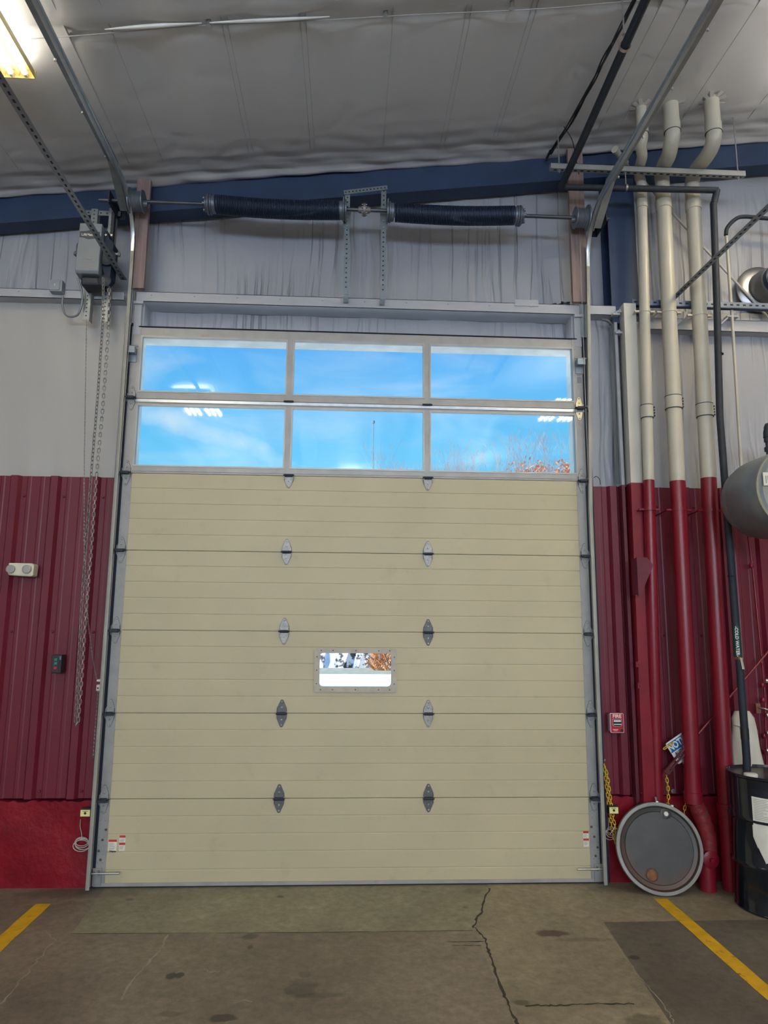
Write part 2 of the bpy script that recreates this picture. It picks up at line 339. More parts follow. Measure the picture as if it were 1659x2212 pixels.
crack([(1295, 1995), (1340, 2050), (1380, 2110), (1440, 2180), (1460, 2215)], .006, SCR, 'joint', 'faint edge between the tan and dark slabs', .008)
crack([(362, 2020), (345, 2055), (310, 2090), (270, 2140), (262, 2160)], .014, SCR, 'scratch', 'long pale scratch on the brown slab', .006)
crack([(110, 2040), (60, 2100), (0, 2170)], .012, SCR, 'scratch', 'faint pale scrape at the left', .012)
crack([(440, 2093), (452, 2100), (475, 2099)], .008, SCR, 'scratch', None, .006, 4)
crack([(505, 2168), (525, 2160), (545, 2164)], .008, SCR, 'scratch', None, .006, 4)
crack([(95, 2010), (110, 2020), (120, 2032)], .010, SCR, 'scratch', None, .012, 4)
# yellow paint lines
def line(nm, x0, x1, y0, y1, lab):
    b = MB(); n = 30; ys = [y0+(y1-y0)*i/n for i in range(n+1)]
    P = []
    for i, y in enumerate(ys): P += [(x0+random.uniform(-.003, .003), y, .0018), (x1+random.uniform(-.003, .003), y, .0018)]
    b.add(P, [(2*i, 2*i+1, 2*i+3, 2*i+2) for i in range(n)])
    o = b.build(nm, YEL); o.data.flip_normals() if o.data.polygons[0].normal.z < 0 else None; tag(o, lab, 'floor marking', 'yellow parking lines on the floor'); return o
line('painted_floor_line', -2.14, -2.035, -.275, -4.5, 'yellow painted floor line left of the door, before the red block wall')
line('painted_floor_line', 2.115, 2.21, -.305, -4.5, 'yellow painted floor line running from below the round drum lid')

# ------------------------------------------------------------------ walls, shell
def ribs(x, x0=0.):                     # profile of the siding: a big rib each foot, two little ones between
    t = (x-x0) % .305; t = min(t, .305-t) if True else t
    if t < .026: return .032
    if t < .046: return .032*(1-(t-.026)/.020)
    for c in (.102,):
        d = abs(t-c)
        if d < .008: return .004
        if d < .018: return .004*(1-(d-.008)/.010)
    return 0
def siding(nm, xa, xb, x0, z0, z1, lab):
    xs = sorted(set([xa, xb]+[x for k in range(-40, 40) for x in [x0+k*.305+d for d in (-.12, -.112, -.092, -.084, -.046, -.026, .026, .046, .084, .092, .112, .12)] if xa < x < xb]))
    b = MB(); Yb = .055
    P = []
    for x in xs: y = Yb-ribs(x, x0); P += [(x, y, z0), (x, y, z1)]
    n = len(xs); b.add(P, [(2*i, 2*i+2, 2*i+3, 2*i+1) for i in range(n-1)])
    P = [(p[0], p[1]+.004, p[2]) for p in P]; b.add(P, [(2*i, 2*i+1, 2*i+3, 2*i+2) for i in range(n-1)])
    k = len(P); b.f += [(2*i+1, 2*i+3, k+2*i+3, k+2*i+1) for i in range(n-1)]; b.m += [0]*(n-1)
    for zz in (z0+.05, z1-.16, (z0+z1)/2):
        q = x0-40*.305
        while q < xb:
            if xa+.03 < q+.07 < xb-.03: b.rev([(.011, 0), (.010, -.006), (.006, -.010)], (q+.07, Yb, zz), (0, 1, 0), 8)
            q += .305
    o = b.build(nm, REDS, kind='structure'); tag(o, lab, 'wall'); return o
RX = at(28, 1040).x
siding('wall_front_left', -6.5, -1.915, RX, .605, 3.02, 'red corrugated metal siding left of the big door')
siding('wall_front_right', 1.93, 6.5, at(1327, 1060).x, .62, 3.02, 'red corrugated metal siding right of the big door')
def curb(nm, xa, xb, ztop, lab):
    b = MB(); nx, nz = int((xb-xa)/.03), 20
    P = []; 
    for i in range(nx+1):
        for j in range(nz+1):
            x = xa+(xb-xa)*i/nx; z = ztop*j/nz
            if j == nz: z += random.uniform(-.010, .006)
            y = .02+random.uniform(-.0025, .0025)+(.004*sin(x*7+z*9))
            P.append((x, y, z))
    P2 = [(p[0], .10, p[2]) for p in P if 0]
    b.add(P, [(i*(nz+1)+j, (i+1)*(nz+1)+j, (i+1)*(nz+1)+j+1, i*(nz+1)+j+1) for i in range(nx) for j in range(nz)])
    top = [P[i*(nz+1)+nz] for i in range(nx+1)]
    b.add(top+[(p[0], .22, p[2]-.01) for p in top], [(i, i+1, nx+2+i, nx+1+i) for i in range(nx)])
    xe = xb if xa < 0 else xa
    b.add([(xe, .02, 0), (xe, .22, 0), (xe, .22, ztop), (xe, .02, ztop)], [(0, 1, 2, 3)])
    o = b.build(nm, REDC, kind='structure', smooth=50); tag(o, lab, 'wall base'); return o
curb('baseboard_left', -6.5, -1.905, .592, 'red painted concrete curb under the left siding')
curb('baseboard_right', 1.925, 6.5, .61, 'red painted concrete curb under the right siding')
# concrete ledger line above curbs is dark gap: inner wall behind
b = MB()
b.box(-9, -1.86, .22, .42, -.3, 7.5).box(1.86, 9, .22, .42, -.3, 7.5).box(-1.86, 1.86, .22, .42, 4.28, 7.5)
ws = b.build('wall_front', mat('outer_panel', (.86, .86, .80), .6), kind='structure'); tag(ws, 'pale outer wall panel around the door opening', 'wall')
def sheet(b, x0, x1, z0, z1f, Y, nx, nz, amp=.006):
    P = []
    for i in range(nx+1):
        x = x0+(x1-x0)*i/nx; zt = z1f(x)
        for j in range(nz+1):
            z = z0+(zt-z0)*j/nz
            y = Y-amp*(sin(x*23+z*2.1+2*sin(z*1.7))*.5+sin(x*9.7-z*1.3)+.6*sin(x*51+z*3.1)*(1-j/nz)**2)
            P.append((x, y, z))
    b.add(P, [(i*(nz+1)+j, (i+1)*(nz+1)+j, (i+1)*(nz+1)+j+1, i*(nz+1)+j+1) for i in range(nx) for j in range(nz)])
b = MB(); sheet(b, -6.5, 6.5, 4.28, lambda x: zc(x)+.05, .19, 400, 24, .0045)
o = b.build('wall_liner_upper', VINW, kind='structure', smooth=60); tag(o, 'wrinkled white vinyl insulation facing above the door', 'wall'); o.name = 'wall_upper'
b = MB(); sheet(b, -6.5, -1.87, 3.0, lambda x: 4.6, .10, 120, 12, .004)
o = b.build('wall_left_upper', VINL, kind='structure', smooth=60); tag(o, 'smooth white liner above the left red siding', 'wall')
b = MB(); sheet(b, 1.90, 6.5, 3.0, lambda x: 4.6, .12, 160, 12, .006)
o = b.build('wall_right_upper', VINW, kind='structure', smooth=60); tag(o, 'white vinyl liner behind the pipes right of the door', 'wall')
# ceiling with sagging folds by the wall beam
b = MB(); nx, ny = 420, 150; P = []
for i in range(nx+1):
    x = -6.5+13*i/nx
    for j in range(ny+1):
        t = j/ny; y = .20-(t**2.0)*16.0; z = zc(x)
        d = -y
        if d < .75:
            e = max(0, 1-d/.75)
            z += -.030*max(0, 1-abs(d+.02)/.16)**1.5 if d < .14 else 0
            z += .62*e**1.5*(.010*sin(d*44+1.2*sin(x*1.9)+.6*sin(x*5.1))+.009*sin(d*75+x*2.2)+.006*sin(x*15+d*30))
        z += -.022*sin(x*5.15+1.2)**2*min(1, d/.5+.2)
        fold = (y+1.52)
        z += .030*math.exp(-(fold/.05)**2)*(1 if x < 3 else 0)-.012*math.exp(-((fold+.07)/.05)**2)
        P.append((x, y, z))
b.add(P, [(i*(ny+1)+j, (i+1)*(ny+1)+j, (i+1)*(ny+1)+j+1, i*(ny+1)+j+1) for i in range(nx) for j in range(ny)])
ceiling = b.build('ceiling', VINC, kind='structure', smooth=70, loc=(0, 0, 5.8)); tag(ceiling, 'sloping roof covered in white vinyl faced insulation', 'ceiling')
SEAM = mat('seam_shadow_line', (.41, .41, .405), .5)  # slightly darker tape along the liner seams
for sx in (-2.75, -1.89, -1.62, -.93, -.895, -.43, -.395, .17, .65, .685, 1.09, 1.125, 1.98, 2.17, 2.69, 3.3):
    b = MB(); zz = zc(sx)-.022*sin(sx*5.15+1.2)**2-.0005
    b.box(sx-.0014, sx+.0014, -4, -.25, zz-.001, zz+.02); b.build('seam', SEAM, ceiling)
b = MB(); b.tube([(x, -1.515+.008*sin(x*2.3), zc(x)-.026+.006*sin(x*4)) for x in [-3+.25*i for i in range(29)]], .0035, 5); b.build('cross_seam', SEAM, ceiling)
b = MB(); b.tube([(x, -1.54, zc(x)-.026+.004*sin(x*4)) for x in [-1.65+.05*i for i in range(13)]], [.003+.011*sin(pi*i/12) for i in range(13)], 6); b.tube([(x, -1.54, zc(x)-.026+.004*sin(x*4)) for x in [-1.02+.06*i for i in range(14)]], [.003+.010*sin(pi*i/13) for i in range(14)], 6)
b.build('loose_fold', mat('glossy_vinyl', (.8, .8, .78), .15), ceiling, label='shiny loose fold of the liner', smooth=60)
b = MB()
for sx in (-1.01, .12, .95): b.cyl((sx, -1.53, zc(sx)+.02), (sx, -1.53, zc(sx)-.035), .016, 10)
b.parts('fastener', STEEL, ceiling)
b = MB(); b.add([(-9, .42, zc(-9)+.25), (9, .42, zc(9)+.25), (9, -16, zc(9)+.25), (-9, -16, zc(-9)+.25), (-9, .42, zc(-9)+.33), (9, .42, zc(9)+.33), (9, -16, zc(9)+.33), (-9, -16, zc(-9)+.33)],
    [(0, 1, 2, 3), (4, 5, 6, 7), (0, 1, 5, 4), (1, 2, 6, 5), (2, 3, 7, 6), (3, 0, 4, 7)])
o = b.build('roof', mat('roof_panel', (.4, .4, .4), .5), kind='structure'); tag(o, 'metal roof sheet above the liner', 'roof')
for nm, x0, x1, y0, y1 in (('wall_left', -6.7, -6.5, -16, .3), ('wall_right', 6.5, 6.7, -16, .3), ('wall_back', -6.7, 6.7, -16.2, -16)):
    b = MB().box(x0, x1, y0, y1, -.1, 7.2); o = b.build(nm, mat('room_wall_pale', (.42, .40, .36), .7), kind='structure'); tag(o, 'pale '+nm.replace('_', ' ')+' of the garage', 'wall')

# ------------------------------------------------------------------ roof beam, column, girts, posts
sl = V((1, 0, .126)).normalized(); nn = V((-sl.z, 0, sl.x))
def zb(x): return 5.505+.126*x
rb = thing('roof_beam', (0, .05, zb(0)), 'dark navy steel roof beam sloping across the wall above the springs', 'steel beam')
xa, xb = -6.4, 6.4
def slab(b, dz0, dz1, y0, y1): b.add([(x, y, zb(x)+dz) for x in (xa, xb) for y in (y0, y1) for dz in (dz0, dz1)], [(0, 1, 3, 2), (4, 6, 7, 5), (0, 4, 5, 1), (2, 3, 7, 6), (0, 2, 6, 4), (1, 5, 7, 3)])
b = MB(); slab(b, .0, .012, -.01, .15); b.build('bottom_flange', NAVY, rb)
b = MB(); slab(b, .012, .30, .05, .062); b.build('web', NAVY, rb)
b = MB(); slab(b, .30, .31, -.0, .15); b.build('top_flange', NAVY, rb)

cx0, cx1 = 2.135, 2.375
sc_ = thing('steel_column', (2.25, .08, 0), 'steel column right of the door, navy on top, white then red lower down', 'column')
b = MB().box(cx0, cx1, .0, .012, 4.42, 5.77).box(2.25, 2.262, .012, .17, 4.42, 5.77).box(cx0, cx1, .165, .178, 4.42, 5.77); b.build('upper_column', NAVY, sc_)
def post_pt(px, py): return at(px, py, -.10)
b = MB()
zt = 4.555
def lerp(a, b_, t): return a+(b_-a)*t
PX = lambda z: (lerp(2.165, 2.205, z/4.6)-.008, lerp(2.25, 2.308, z/4.6)-.008)
def leanbox(b, z0, z1, y0, y1, f=PX, grow=0):
    a0, a1 = f(z0); c0, c1 = f(z1)
    b.add([(a0-grow, y0, z0), (a1+grow, y0, z0), (a1+grow, y1, z0), (a0-grow, y1, z0), (c0-grow, y0, z1), (c1+grow, y0, z1), (c1+grow, y1, z1), (c0-grow, y1, z1)],
          [(0, 1, 2, 3), (4, 5, 6, 7), (0, 1, 5, 4), (1, 2, 6, 5), (2, 3, 7, 6), (3, 0, 4, 7)])
leanbox(b, 3.025, zt, -.10, .0); b.build('white_cover', WHITED, sc_, label='white painted upper cover of the column')
b = MB(); leanbox(b, 0, 3.025, -.10, -.01); b.build('red_cover', REDP, sc_, label='red painted lower cover of the column')
b = MB().box(2.14, 2.165, -.02, .11, 3.02, 4.42).box(2.312, 2.345, -.04, .11, 3.02, 4.42); b.build('side_web', mat('grey_web', (.36, .37, .38), .5), sc_)
b = MB().box(2.135, 2.16, -.03, .05, 0, 3.02); b.mat(0).box(2.272, 2.33, -.03, .03, 0, 3.02); b.build('red_side_web', mat('red_web_dull', (.12, .014, .028), .5), sc_)  # red darkened to paint in the shaded recess beside the cover
b = MB(); p = post_pt(1372, 1210)
b.prism([(.005, .005), (.085, .005), (.132, -.055), (.022, -.29), (.005, -.29)], at(1374, 1205, -.215), X_, Z_, Y_, .020); gw = at(1374, 1205, -.215); b.box(gw.x+.006, gw.x+.018, -.20, -.10, gw.z-.28, gw.z); b.build('gusset_plate', mat('red_gusset', (.13, .010, .026), .45), sc_, label='red pointed gusset plate')
b = MB()
for q in ((1378, 1435), (1382, 1481)): w = at(*q, -.11); b.box(w.x-.02, w.x+.02, -.125, -.10, w.z-.02, w.z+.02); b.cyl((w.x, -.124, w.z), (w.x, -.135, w.z), .006, 8)
b.build('small_clip', REDP, sc_)
b = MB()
for q in ((1330, 680), (1338, 675), (1336, 720)): w = at(*q, -.03); b.box(w.x-.03, w.x+.03, -.05, .0, w.z-.008, w.z+.008); b.rev([(.014, 0), (.014, -.012), (.008, -.018)], (w.x, -.03, w.z+.014), Y_, 8)
b.build('bolt_bracket', WHITEG, sc_)

def girt(nm, x0, x1, z0, z1, lab, Y0=-.005, Y1=.19, flip=False):
    b = MB(); b.box(x0, x1, Y0, Y0+.004, z0, z1)
    b.box(x0, x1, Y0, Y1, z0, z0+.004)
    b.box(x0, x1, Y1-.004, Y1, z0, z1); b.box(x0, x1, Y0, Y0+.03, z1-.004, z1)
    for x in [x0+.12+.35*i for i in range(int((x1-x0)/.35))]: b.rev([(.007, 0), (.005, -.005)], (x, Y0, (z0+z1)/2+.015), Y_, 7)
    o = b.build(nm, WHITEG); tag(o, lab, 'wall girt'); return o
girt('header_beam', -1.835, 1.85, 4.485, 4.572, 'white steel header channel right above the door')
girt('wall_girt', -6.4, -1.935, 4.49, 4.565, 'white girt channel left of the door behind the opener', Y1=.12)
girt('wall_girt', 1.945, 2.165, 4.49, 4.575, 'short white girt between the door track and the dark column')
girt('wall_girt', 2.375, 6.4, 4.385, 4.49, 'long white girt behind the three white pipes', Y0=.02, Y1=.17)
b = MB().box(1.30, 1.50, -.012, -.006, 4.545, 4.600); tag(b.build('metal_patch', WHITEG, bevel=.001), 'thin white metal patch lapped over the header top edge', 'metal plate')
b = MB()
for i in range(9): w = at(1195+random.uniform(0, 40), 660, 0); b.obox((w.x, .03+random.uniform(-.015, .015), 4.588+random.uniform(0, .02)), (1, random.random(), .3), (0, 1, .2), (.2, 0, 1), .018, .010, .006)
tag(b.build('debris', DARK), 'small dark scrap lying on the header beam near its right end', 'debris')
for sx, i in ((-1, 1), (1, 2)):
    b = MB(); x = -1.815 if sx < 0 else 1.832
    b.box(x-.028, x+.028, -.005, .03, 4.20, 4.485).box(x-.034*sx-.008, x-.034*sx+.008, 0.03, .19, 4.285, 4.485); b.box(x-.03, x+.045, -.03, .0, 4.455, 4.478)
    o = b.build('trim_%d' % i, WHITEG, kind='structure'); tag(o, 'white jamb piece at the %s end of the header' % ('left' if sx < 0 else 'right'), 'trim')
for (x0, x1, lab) in ((at(290, 500, -.04).x, at(325, 500, -.04).x-.02, 'reddish wood post behind the left cable drum'), (at(1231, 500, -.04).x, at(1264, 500, -.04).x, 'reddish wood post behind the right cable drum')):
    b = MB().box(x0, x1, -.055, -.017, 4.576, zc(x0)-.02); tag(b.build('wood_post', WOOD, bevel=.003), lab, 'post', )

# ------------------------------------------------------------------ the big sectional door
door = thing('door_1', (0, 0, 0), 'cream sectional overhead door with two rows of windows on top', 'garage door', kind='structure')
S = .61; DX = 1.776
def strip(b, x0, x1, z0, z1, g):        # inside skin with V grooves at the heights g
    zs = [(z0, .003), (z0+.003, 0)]
    for q in g:
        if z0+.01 < q < z1-.01: zs += [(q-.005, 0), (q-.001, .0045), (q+.002, .0045), (q+.006, .0)]
    zs += [(z1-.003, 0), (z1, .003)]; n = len(zs)
    P = [(x0, y, z) for z, y in zs]+[(x1, y, z) for z, y in zs]
    b.add(P, [(i, n+i, n+i+1, i+1) for i in range(n-1)])
    b.add([(x, y, z) for x in (x0, x1) for y in (.0035, .05) for z in (z0, z1)], [(0, 1, 3, 2), (4, 6, 7, 5), (0, 4, 5, 1), (2, 3, 7, 6), (1, 5, 7, 3)][0:5])
    b.box(x0, x1, .006, .05, z0+.001, z1-.001); b.box(x0, x1, .02, .05, z1-.004, z1+.003)
for k in range(5):
    z0 = k*S+(.035 if k == 0 else .0015); z1 = (k+1)*S-.0015; g = [k*S+.122*i for i in range(1, 5)]
    b = MB()
    if k == 2:
        for a in ((-DX, -.285, z0, z1), (.29, DX, z0, z1), (-.285, .29, z0, 1.402), (-.285, .29, 1.683, z1)): strip(b, a[0], a[1], a[2], a[3], g)
    else: strip(b, -DX, DX, z0, z1, g)
    b.build('door_panel', CREAM, door)
b = MB().box(-DX-.08, DX+.08, .0, .05, .012, .036).box(-DX-.08, DX+.08, -.004, .05, .028, .034); b.build('bottom_rail', ALU, door)
b = MB().box(-DX-.06, DX+.06, .012, .045, .0, .014); b.build('bottom_seal', CABLE, door)
# window sections
def wsec(z0, z1, g0, g1):
    fr = MB(); X = (-1.775, -.588, -.545, .536, .578, 1.79)
    fr.box(-1.852, 1.858, 0, .05, z0+.0015, g0).box(-1.852, 1.858, 0, .05, g1, z1-.0015)
    fr.box(-1.852, X[0], .0, .05, g0, g1).box(X[1], X[2], 0, .05, g0, g1).box(X[3], X[4], 0, .05, g0, g1).box(X[5], 1.858, 0, .05, g0, g1)
    o = fr.build('window_section', ALU, door)
    for i in (0, 2, 4):
        t = MB(); e = .012; a, c = X[i], X[i+1]
        for q in ((a, c, g0, g0+e), (a, c, g1-e, g1), (a, a+e, g0+e, g1-e), (c-e, c, g0+e, g1-e)): t.box(q[0], q[1], -.004, .030, q[2], q[3])
        t.build('glazing_bead', mat('bead_grey', (.42, .42, .40), .4, .3), o)
        MB().box(a, c, .018, .022, g0, g1).build('pane', GLASS, o)
    return o
ws1 = wsec(3.05, 3.66, 3.105, 3.615)
ws2 = wsec(3.66, 4.27, 3.715, 4.192)
b = MB().box(-1.86, 1.86, -.010, .0, 3.630, 3.652); b.build('reinforcing_strut', GALVB, ws1)
b = MB().box(-1.84, 1.84, -.006, .0, 3.066, 3.074); b.build('rail_lip', ALU, ws1)
b = MB().box(-1.80, 1.82, -.006, .0, 4.262, 4.272); b.build('top_seal', DARKGLUE, ws2)  # dark strip drawn as the shadow line along the door top
# vision panel
def rrect(x0, x1, z0, z1, r, n=5):
    out = []
    for cx, cz, a in ((x1-r, z1-r, 0), (x0+r, z1-r, pi/2), (x0+r, z0+r, pi), (x1-r, z0+r, 1.5*pi)):
        out += [(cx+r*cos(a+pi/2*i/n), cz+r*sin(a+pi/2*i/n)) for i in range(n+1)]
    return out
O_, I_ = rrect(-.311, .319, 1.377, 1.707, .02), rrect(-.272, .279, 1.416, 1.668, .028)
b = MB(); n = len(O_)
b.add([(x, -.012, z) for x, z in O_]+[(x, -.012, z) for x, z in I_]+[(x, .002, z) for x, z in O_]+[(x, .05, z) for x, z in I_],
      [(i, (i+1) % n, n+(i+1) % n, n+i) for i in range(n)]+[(i, (i+1) % n, 2*n+(i+1) % n, 2*n+i) for i in range(n)]+[(n+i, n+(i+1) % n, 3*n+(i+1) % n, 3*n+i) for i in range(n)])
vf = b.build('vision_window', mat('vision_frame_tan', (.46, .42, .34), .45, 0, .1, 20), door, label='small tan framed window in the middle panel')
b = MB()
for q in [(x, z) for x in (-.26, -.17, .005, .18, .265) for z in (1.396, 1.688)]+[(x, z) for x in (-.292, .300) for z in (1.44, 1.54, 1.64)]: b.cyl((q[0], -.012, q[1]), (q[0], -.0145, q[1]), .0045, 8)
b.parts('screw', DARK, vf)
b = MB().prism(I_, (0, .02, 0), X_, Z_, Y_, .004); b.build('pane', GLASS, vf)
# end stiles (one pair per section)
for k in range(7):
    for sx in (-1, 1):
        b = MB(); z0, z1 = k*S+(.03 if k == 0 else .002), (k+1)*S-.002; xa_, xb_ = sorted((sx*(DX-.001), sx*1.846))
        m_ = GALVP if k < 5 else ALU
        b.mat(0).box(xa_, xb_, -.003, .052, z0, z1)
        b.mat(1)
        for j in range(10):
            zz = z0+.03+(z1-z0-.06)*j/9
            for xx in (sx*1.80, sx*1.835): b.cyl((xx, -.003, zz), (xx, -.0045, zz), .0022, 6)
        b.build('end_stile', [m_, DARK if k == 0 else HINGE], door)
# hinges
def TX(sx, z):       # outer face of the tracks
    if sx < 0: return 1.878
    return 1.866 if z < 2.8 else (1.866+(min(z, 4.9)-2.8)/2.1*.058)
def hinge(x, z, nm='hinge', ht=.098, wd=.036, mt=HINGE, end=0, half=0):
    h = None
    b = MB(); Yh = -.007; dirt = MB()
    for s in ((1,) if half == 1 else (-1,) if half == -1 else (1, -1)):
        pl = [(-wd, .010*s), (-wd*.96, .036*s), (-.011, ht*s*.93), (-.006, ht*s), (.006, ht*s), (.011, ht*s*.93), (wd*.96, .036*s), (wd, .010*s)]
        b.prism(pl, (x, Yh, z), X_, Z_, Y_, .0035); dirt.prism([(a*1.09, c_*1.03) for a, c_ in pl], (x, -.0034, z), X_, Z_, Y_, .0012)
        b.box(x-wd, x-wd+.004, -.024, Yh, min(z, z+s*.034), max(z, z+s*.034)); b.box(x+wd-.004, x+wd, -.024, Yh, min(z, z+s*.034), max(z, z+s*.034))
    h = b.build(nm, mt, door, loc=(x, 0, z)); dirt.build('backing_plate', mat('hinge_grime', (.10, .10, .10), .6), h, loc=(x, 0, z))
    c = MB(); c.cyl((x-wd-.006, -.022, z), (x+wd+.006, -.022, z), .0075, 10).box(x-wd, x+wd, -.018, -.006, z-.012, z+.010); c.build('barrel', DARK, h, loc=(x, 0, z))
    c = MB()
    for s in (1, -1):
        for q in (.045, .085):
            if half and s != half: continue
            c.rev([(.007, 0), (.0065, -.004), (.003, -.006)], (x, Yh, z+s*q), Y_, 8)
    c.parts('bolt', STEEL, h, loc=(x, 0, z))
    return h
for k in range(1, 6):
    for x in (-.548, .562): hinge(x, k*S, half=-1 if k == 5 else 0, mt=HINGED if k == 1 or (k, x) in ((2, -.548), (3, .562)) else HINGE)
for x in (-.566, .557):
    b = MB().box(x-.035, x+.035, -.016, 0, 3.652, 3.668).cyl((x-.04, -.020, 3.658), (x+.04, -.020, 3.658), .007, 10); b.build('hinge', DARK, door, loc=(x, 0, 3.66))
for k in range(1, 7):
    for sx in (-1, 1):
        h = hinge(sx*1.818, k*S, 'end_hinge', wd=.032, mt=HINGEB if (k == 6 and sx > 0) else GALVP if k < 5 else HINGE)
        c = MB(); c.cyl((sx*1.775, -.055, k*S-.006), (sx*(TX(sx, k*S)-.018), -.055, k*S-.006), .0065, 8).box(min(sx*1.79, sx*1.845), max(sx*1.79, sx*1.845), -.062, -.006, k*S-.014, k*S+.004); c.build('roller_shaft', DARK, h)
        c = MB(); c.rev([(.022, -.009), (.025, 0), (.022, .009)], (sx*(TX(sx, k*S)-.014), -.055, k*S-.006), X_, 14); c.build('roller', STEEL, h)
for sx in (-1, 1):     # top roller brackets and bottom brackets
    xa_, xb_ = sorted((sx*1.80, sx*1.862))
    b = MB().box(xa_, xb_, -.07, -.003, 4.02, 4.07).box(xa_, xb_, -.012, -.003, 3.96, 4.07); t = b.build('top_roller_bracket', mat('bracket_blue_grey', (.25, .30, .36), .4, .5), door)
    b = MB().cyl((sx*1.775, -.06, 4.075), (sx*(TX(sx, 4)-.01), -.06, 4.075), .008, 8); b.build('roller_shaft', STEEL, t)
    b = MB().box(xa_, xb_, -.012, -.003, .02, .14); t = b.build('bottom_bracket', GALVP, door)
    b = MB().cyl((sx*1.66, -.045, .115), (sx*(TX(sx, 0)-.01), -.045, .115), .008, 8).box(sx*1.82-.006, sx*1.82+.006, -.05, -.01, .10, .13); b.build('roller_shaft', STEEL, t)
    b = MB()
    for q in ((1.79, .40), (1.81, .33), (1.832, .255), (1.815, .195)): b.rev([(.009, 0), (.008, -.005)], (sx*q[0], -.004, q[1]), Y_, 10)
    b.parts('bolt', mat('rusty_bolt', (.10, .06, .05), .7), t)
# warning stickers
def sticker(px, py, w, h, bars, par=door, Y=-.0022):
    c = at(px, py, Y); b = MB(); b.mat(0).box(c.x-w/2, c.x+w/2, Y, Y+.001, c.z-h/2, c.z+h/2)
    for t in bars: b.mat(1).box(c.x-w/2, c.x+w/2, Y-.0006, Y, c.z+h/2-t-.016, c.z+h/2-t)
    b.mat(2); z = c.z+h/2-.024
    while z > c.z-h/2+.008:
        if not any(t-.004 < c.z+h/2-z < t+.018 for t in bars): b.box(c.x-w*.42, c.x-w*.42+w*.84*random.uniform(.6, 1), Y-.0006, Y, z-.0022, z)
        z -= .0062
    return b.build('warning_sticker', [LABELW, LABELR, INKG], par, loc=c)
sticker(243, 1826, .058, .078, (0,)); sticker(264, 1821, .042, .105, (0, .05)); sticker(1266, 1812, .040, .110, (0, .052))
c = at(243, 1839, -.0032); text('Wayne', .016, c, X_, Z_, V((0, -1, 0)), .0003, INK, 'lettering', door, .0008)
b = MB(); c0 = at(1251, 813, -.0045)
for dz in (.032, -.032): b.box(c0.x-.018, c0.x+.018, -.0050, -.004, c0.z+dz-.026, c0.z+dz+.026)
b.build('data_label', mat('label_grey', (.30, .30, .31), .6), door)

# ------------------------------------------------------------------ tracks
def sweep(b, path, prof, closed=False):      # path of (Y, Z); profile of (x, n), n measured to the room side / underside
    k = len(b.v); N = len(path); M = len(prof)
    for i, (y, z, *dx) in enumerate(path):
        dx = dx[0] if dx else 0
        a, c = path[max(i-1, 0)], path[min(i+1, N-1)]; t = V((0, c[0]-a[0], c[1]-a[1])).normalized(); n = V((0, -t.z, t.y))
        for (x, d) in prof: b.v.append(V((x+dx, y, z))+n*d)
    for i in range(N-1):
        for j in range(M if closed else M-1):
            j2 = (j+1) % M; b.f.append((k+i*M+j, k+i*M+j2, k+(i+1)*M+j2, k+(i+1)*M+j)); b.m.append(b.cur)
    if closed: b.f += [tuple(k+j for j in range(M)), tuple(k+(N-1)*M+j for j in range(M))[::-1]]; b.m += [b.cur]*2
LN = 0
def track_path(z1=4.88, R=.42):
    p = [(-.058, .02, LN), (-.058, 2.8, LN), (-.058, 3.9, LN*.42), (-.058, z1)]
    for i in range(1, 15): a = pi/2*i/15; p.append((-.058-R*(1-cos(a)), z1+R*sin(a)))
    p.append((-.058-R, z1+R)); p.append((-2.0, z1+R+.035)); p.append((-4.2, z1+R+.07)); return p
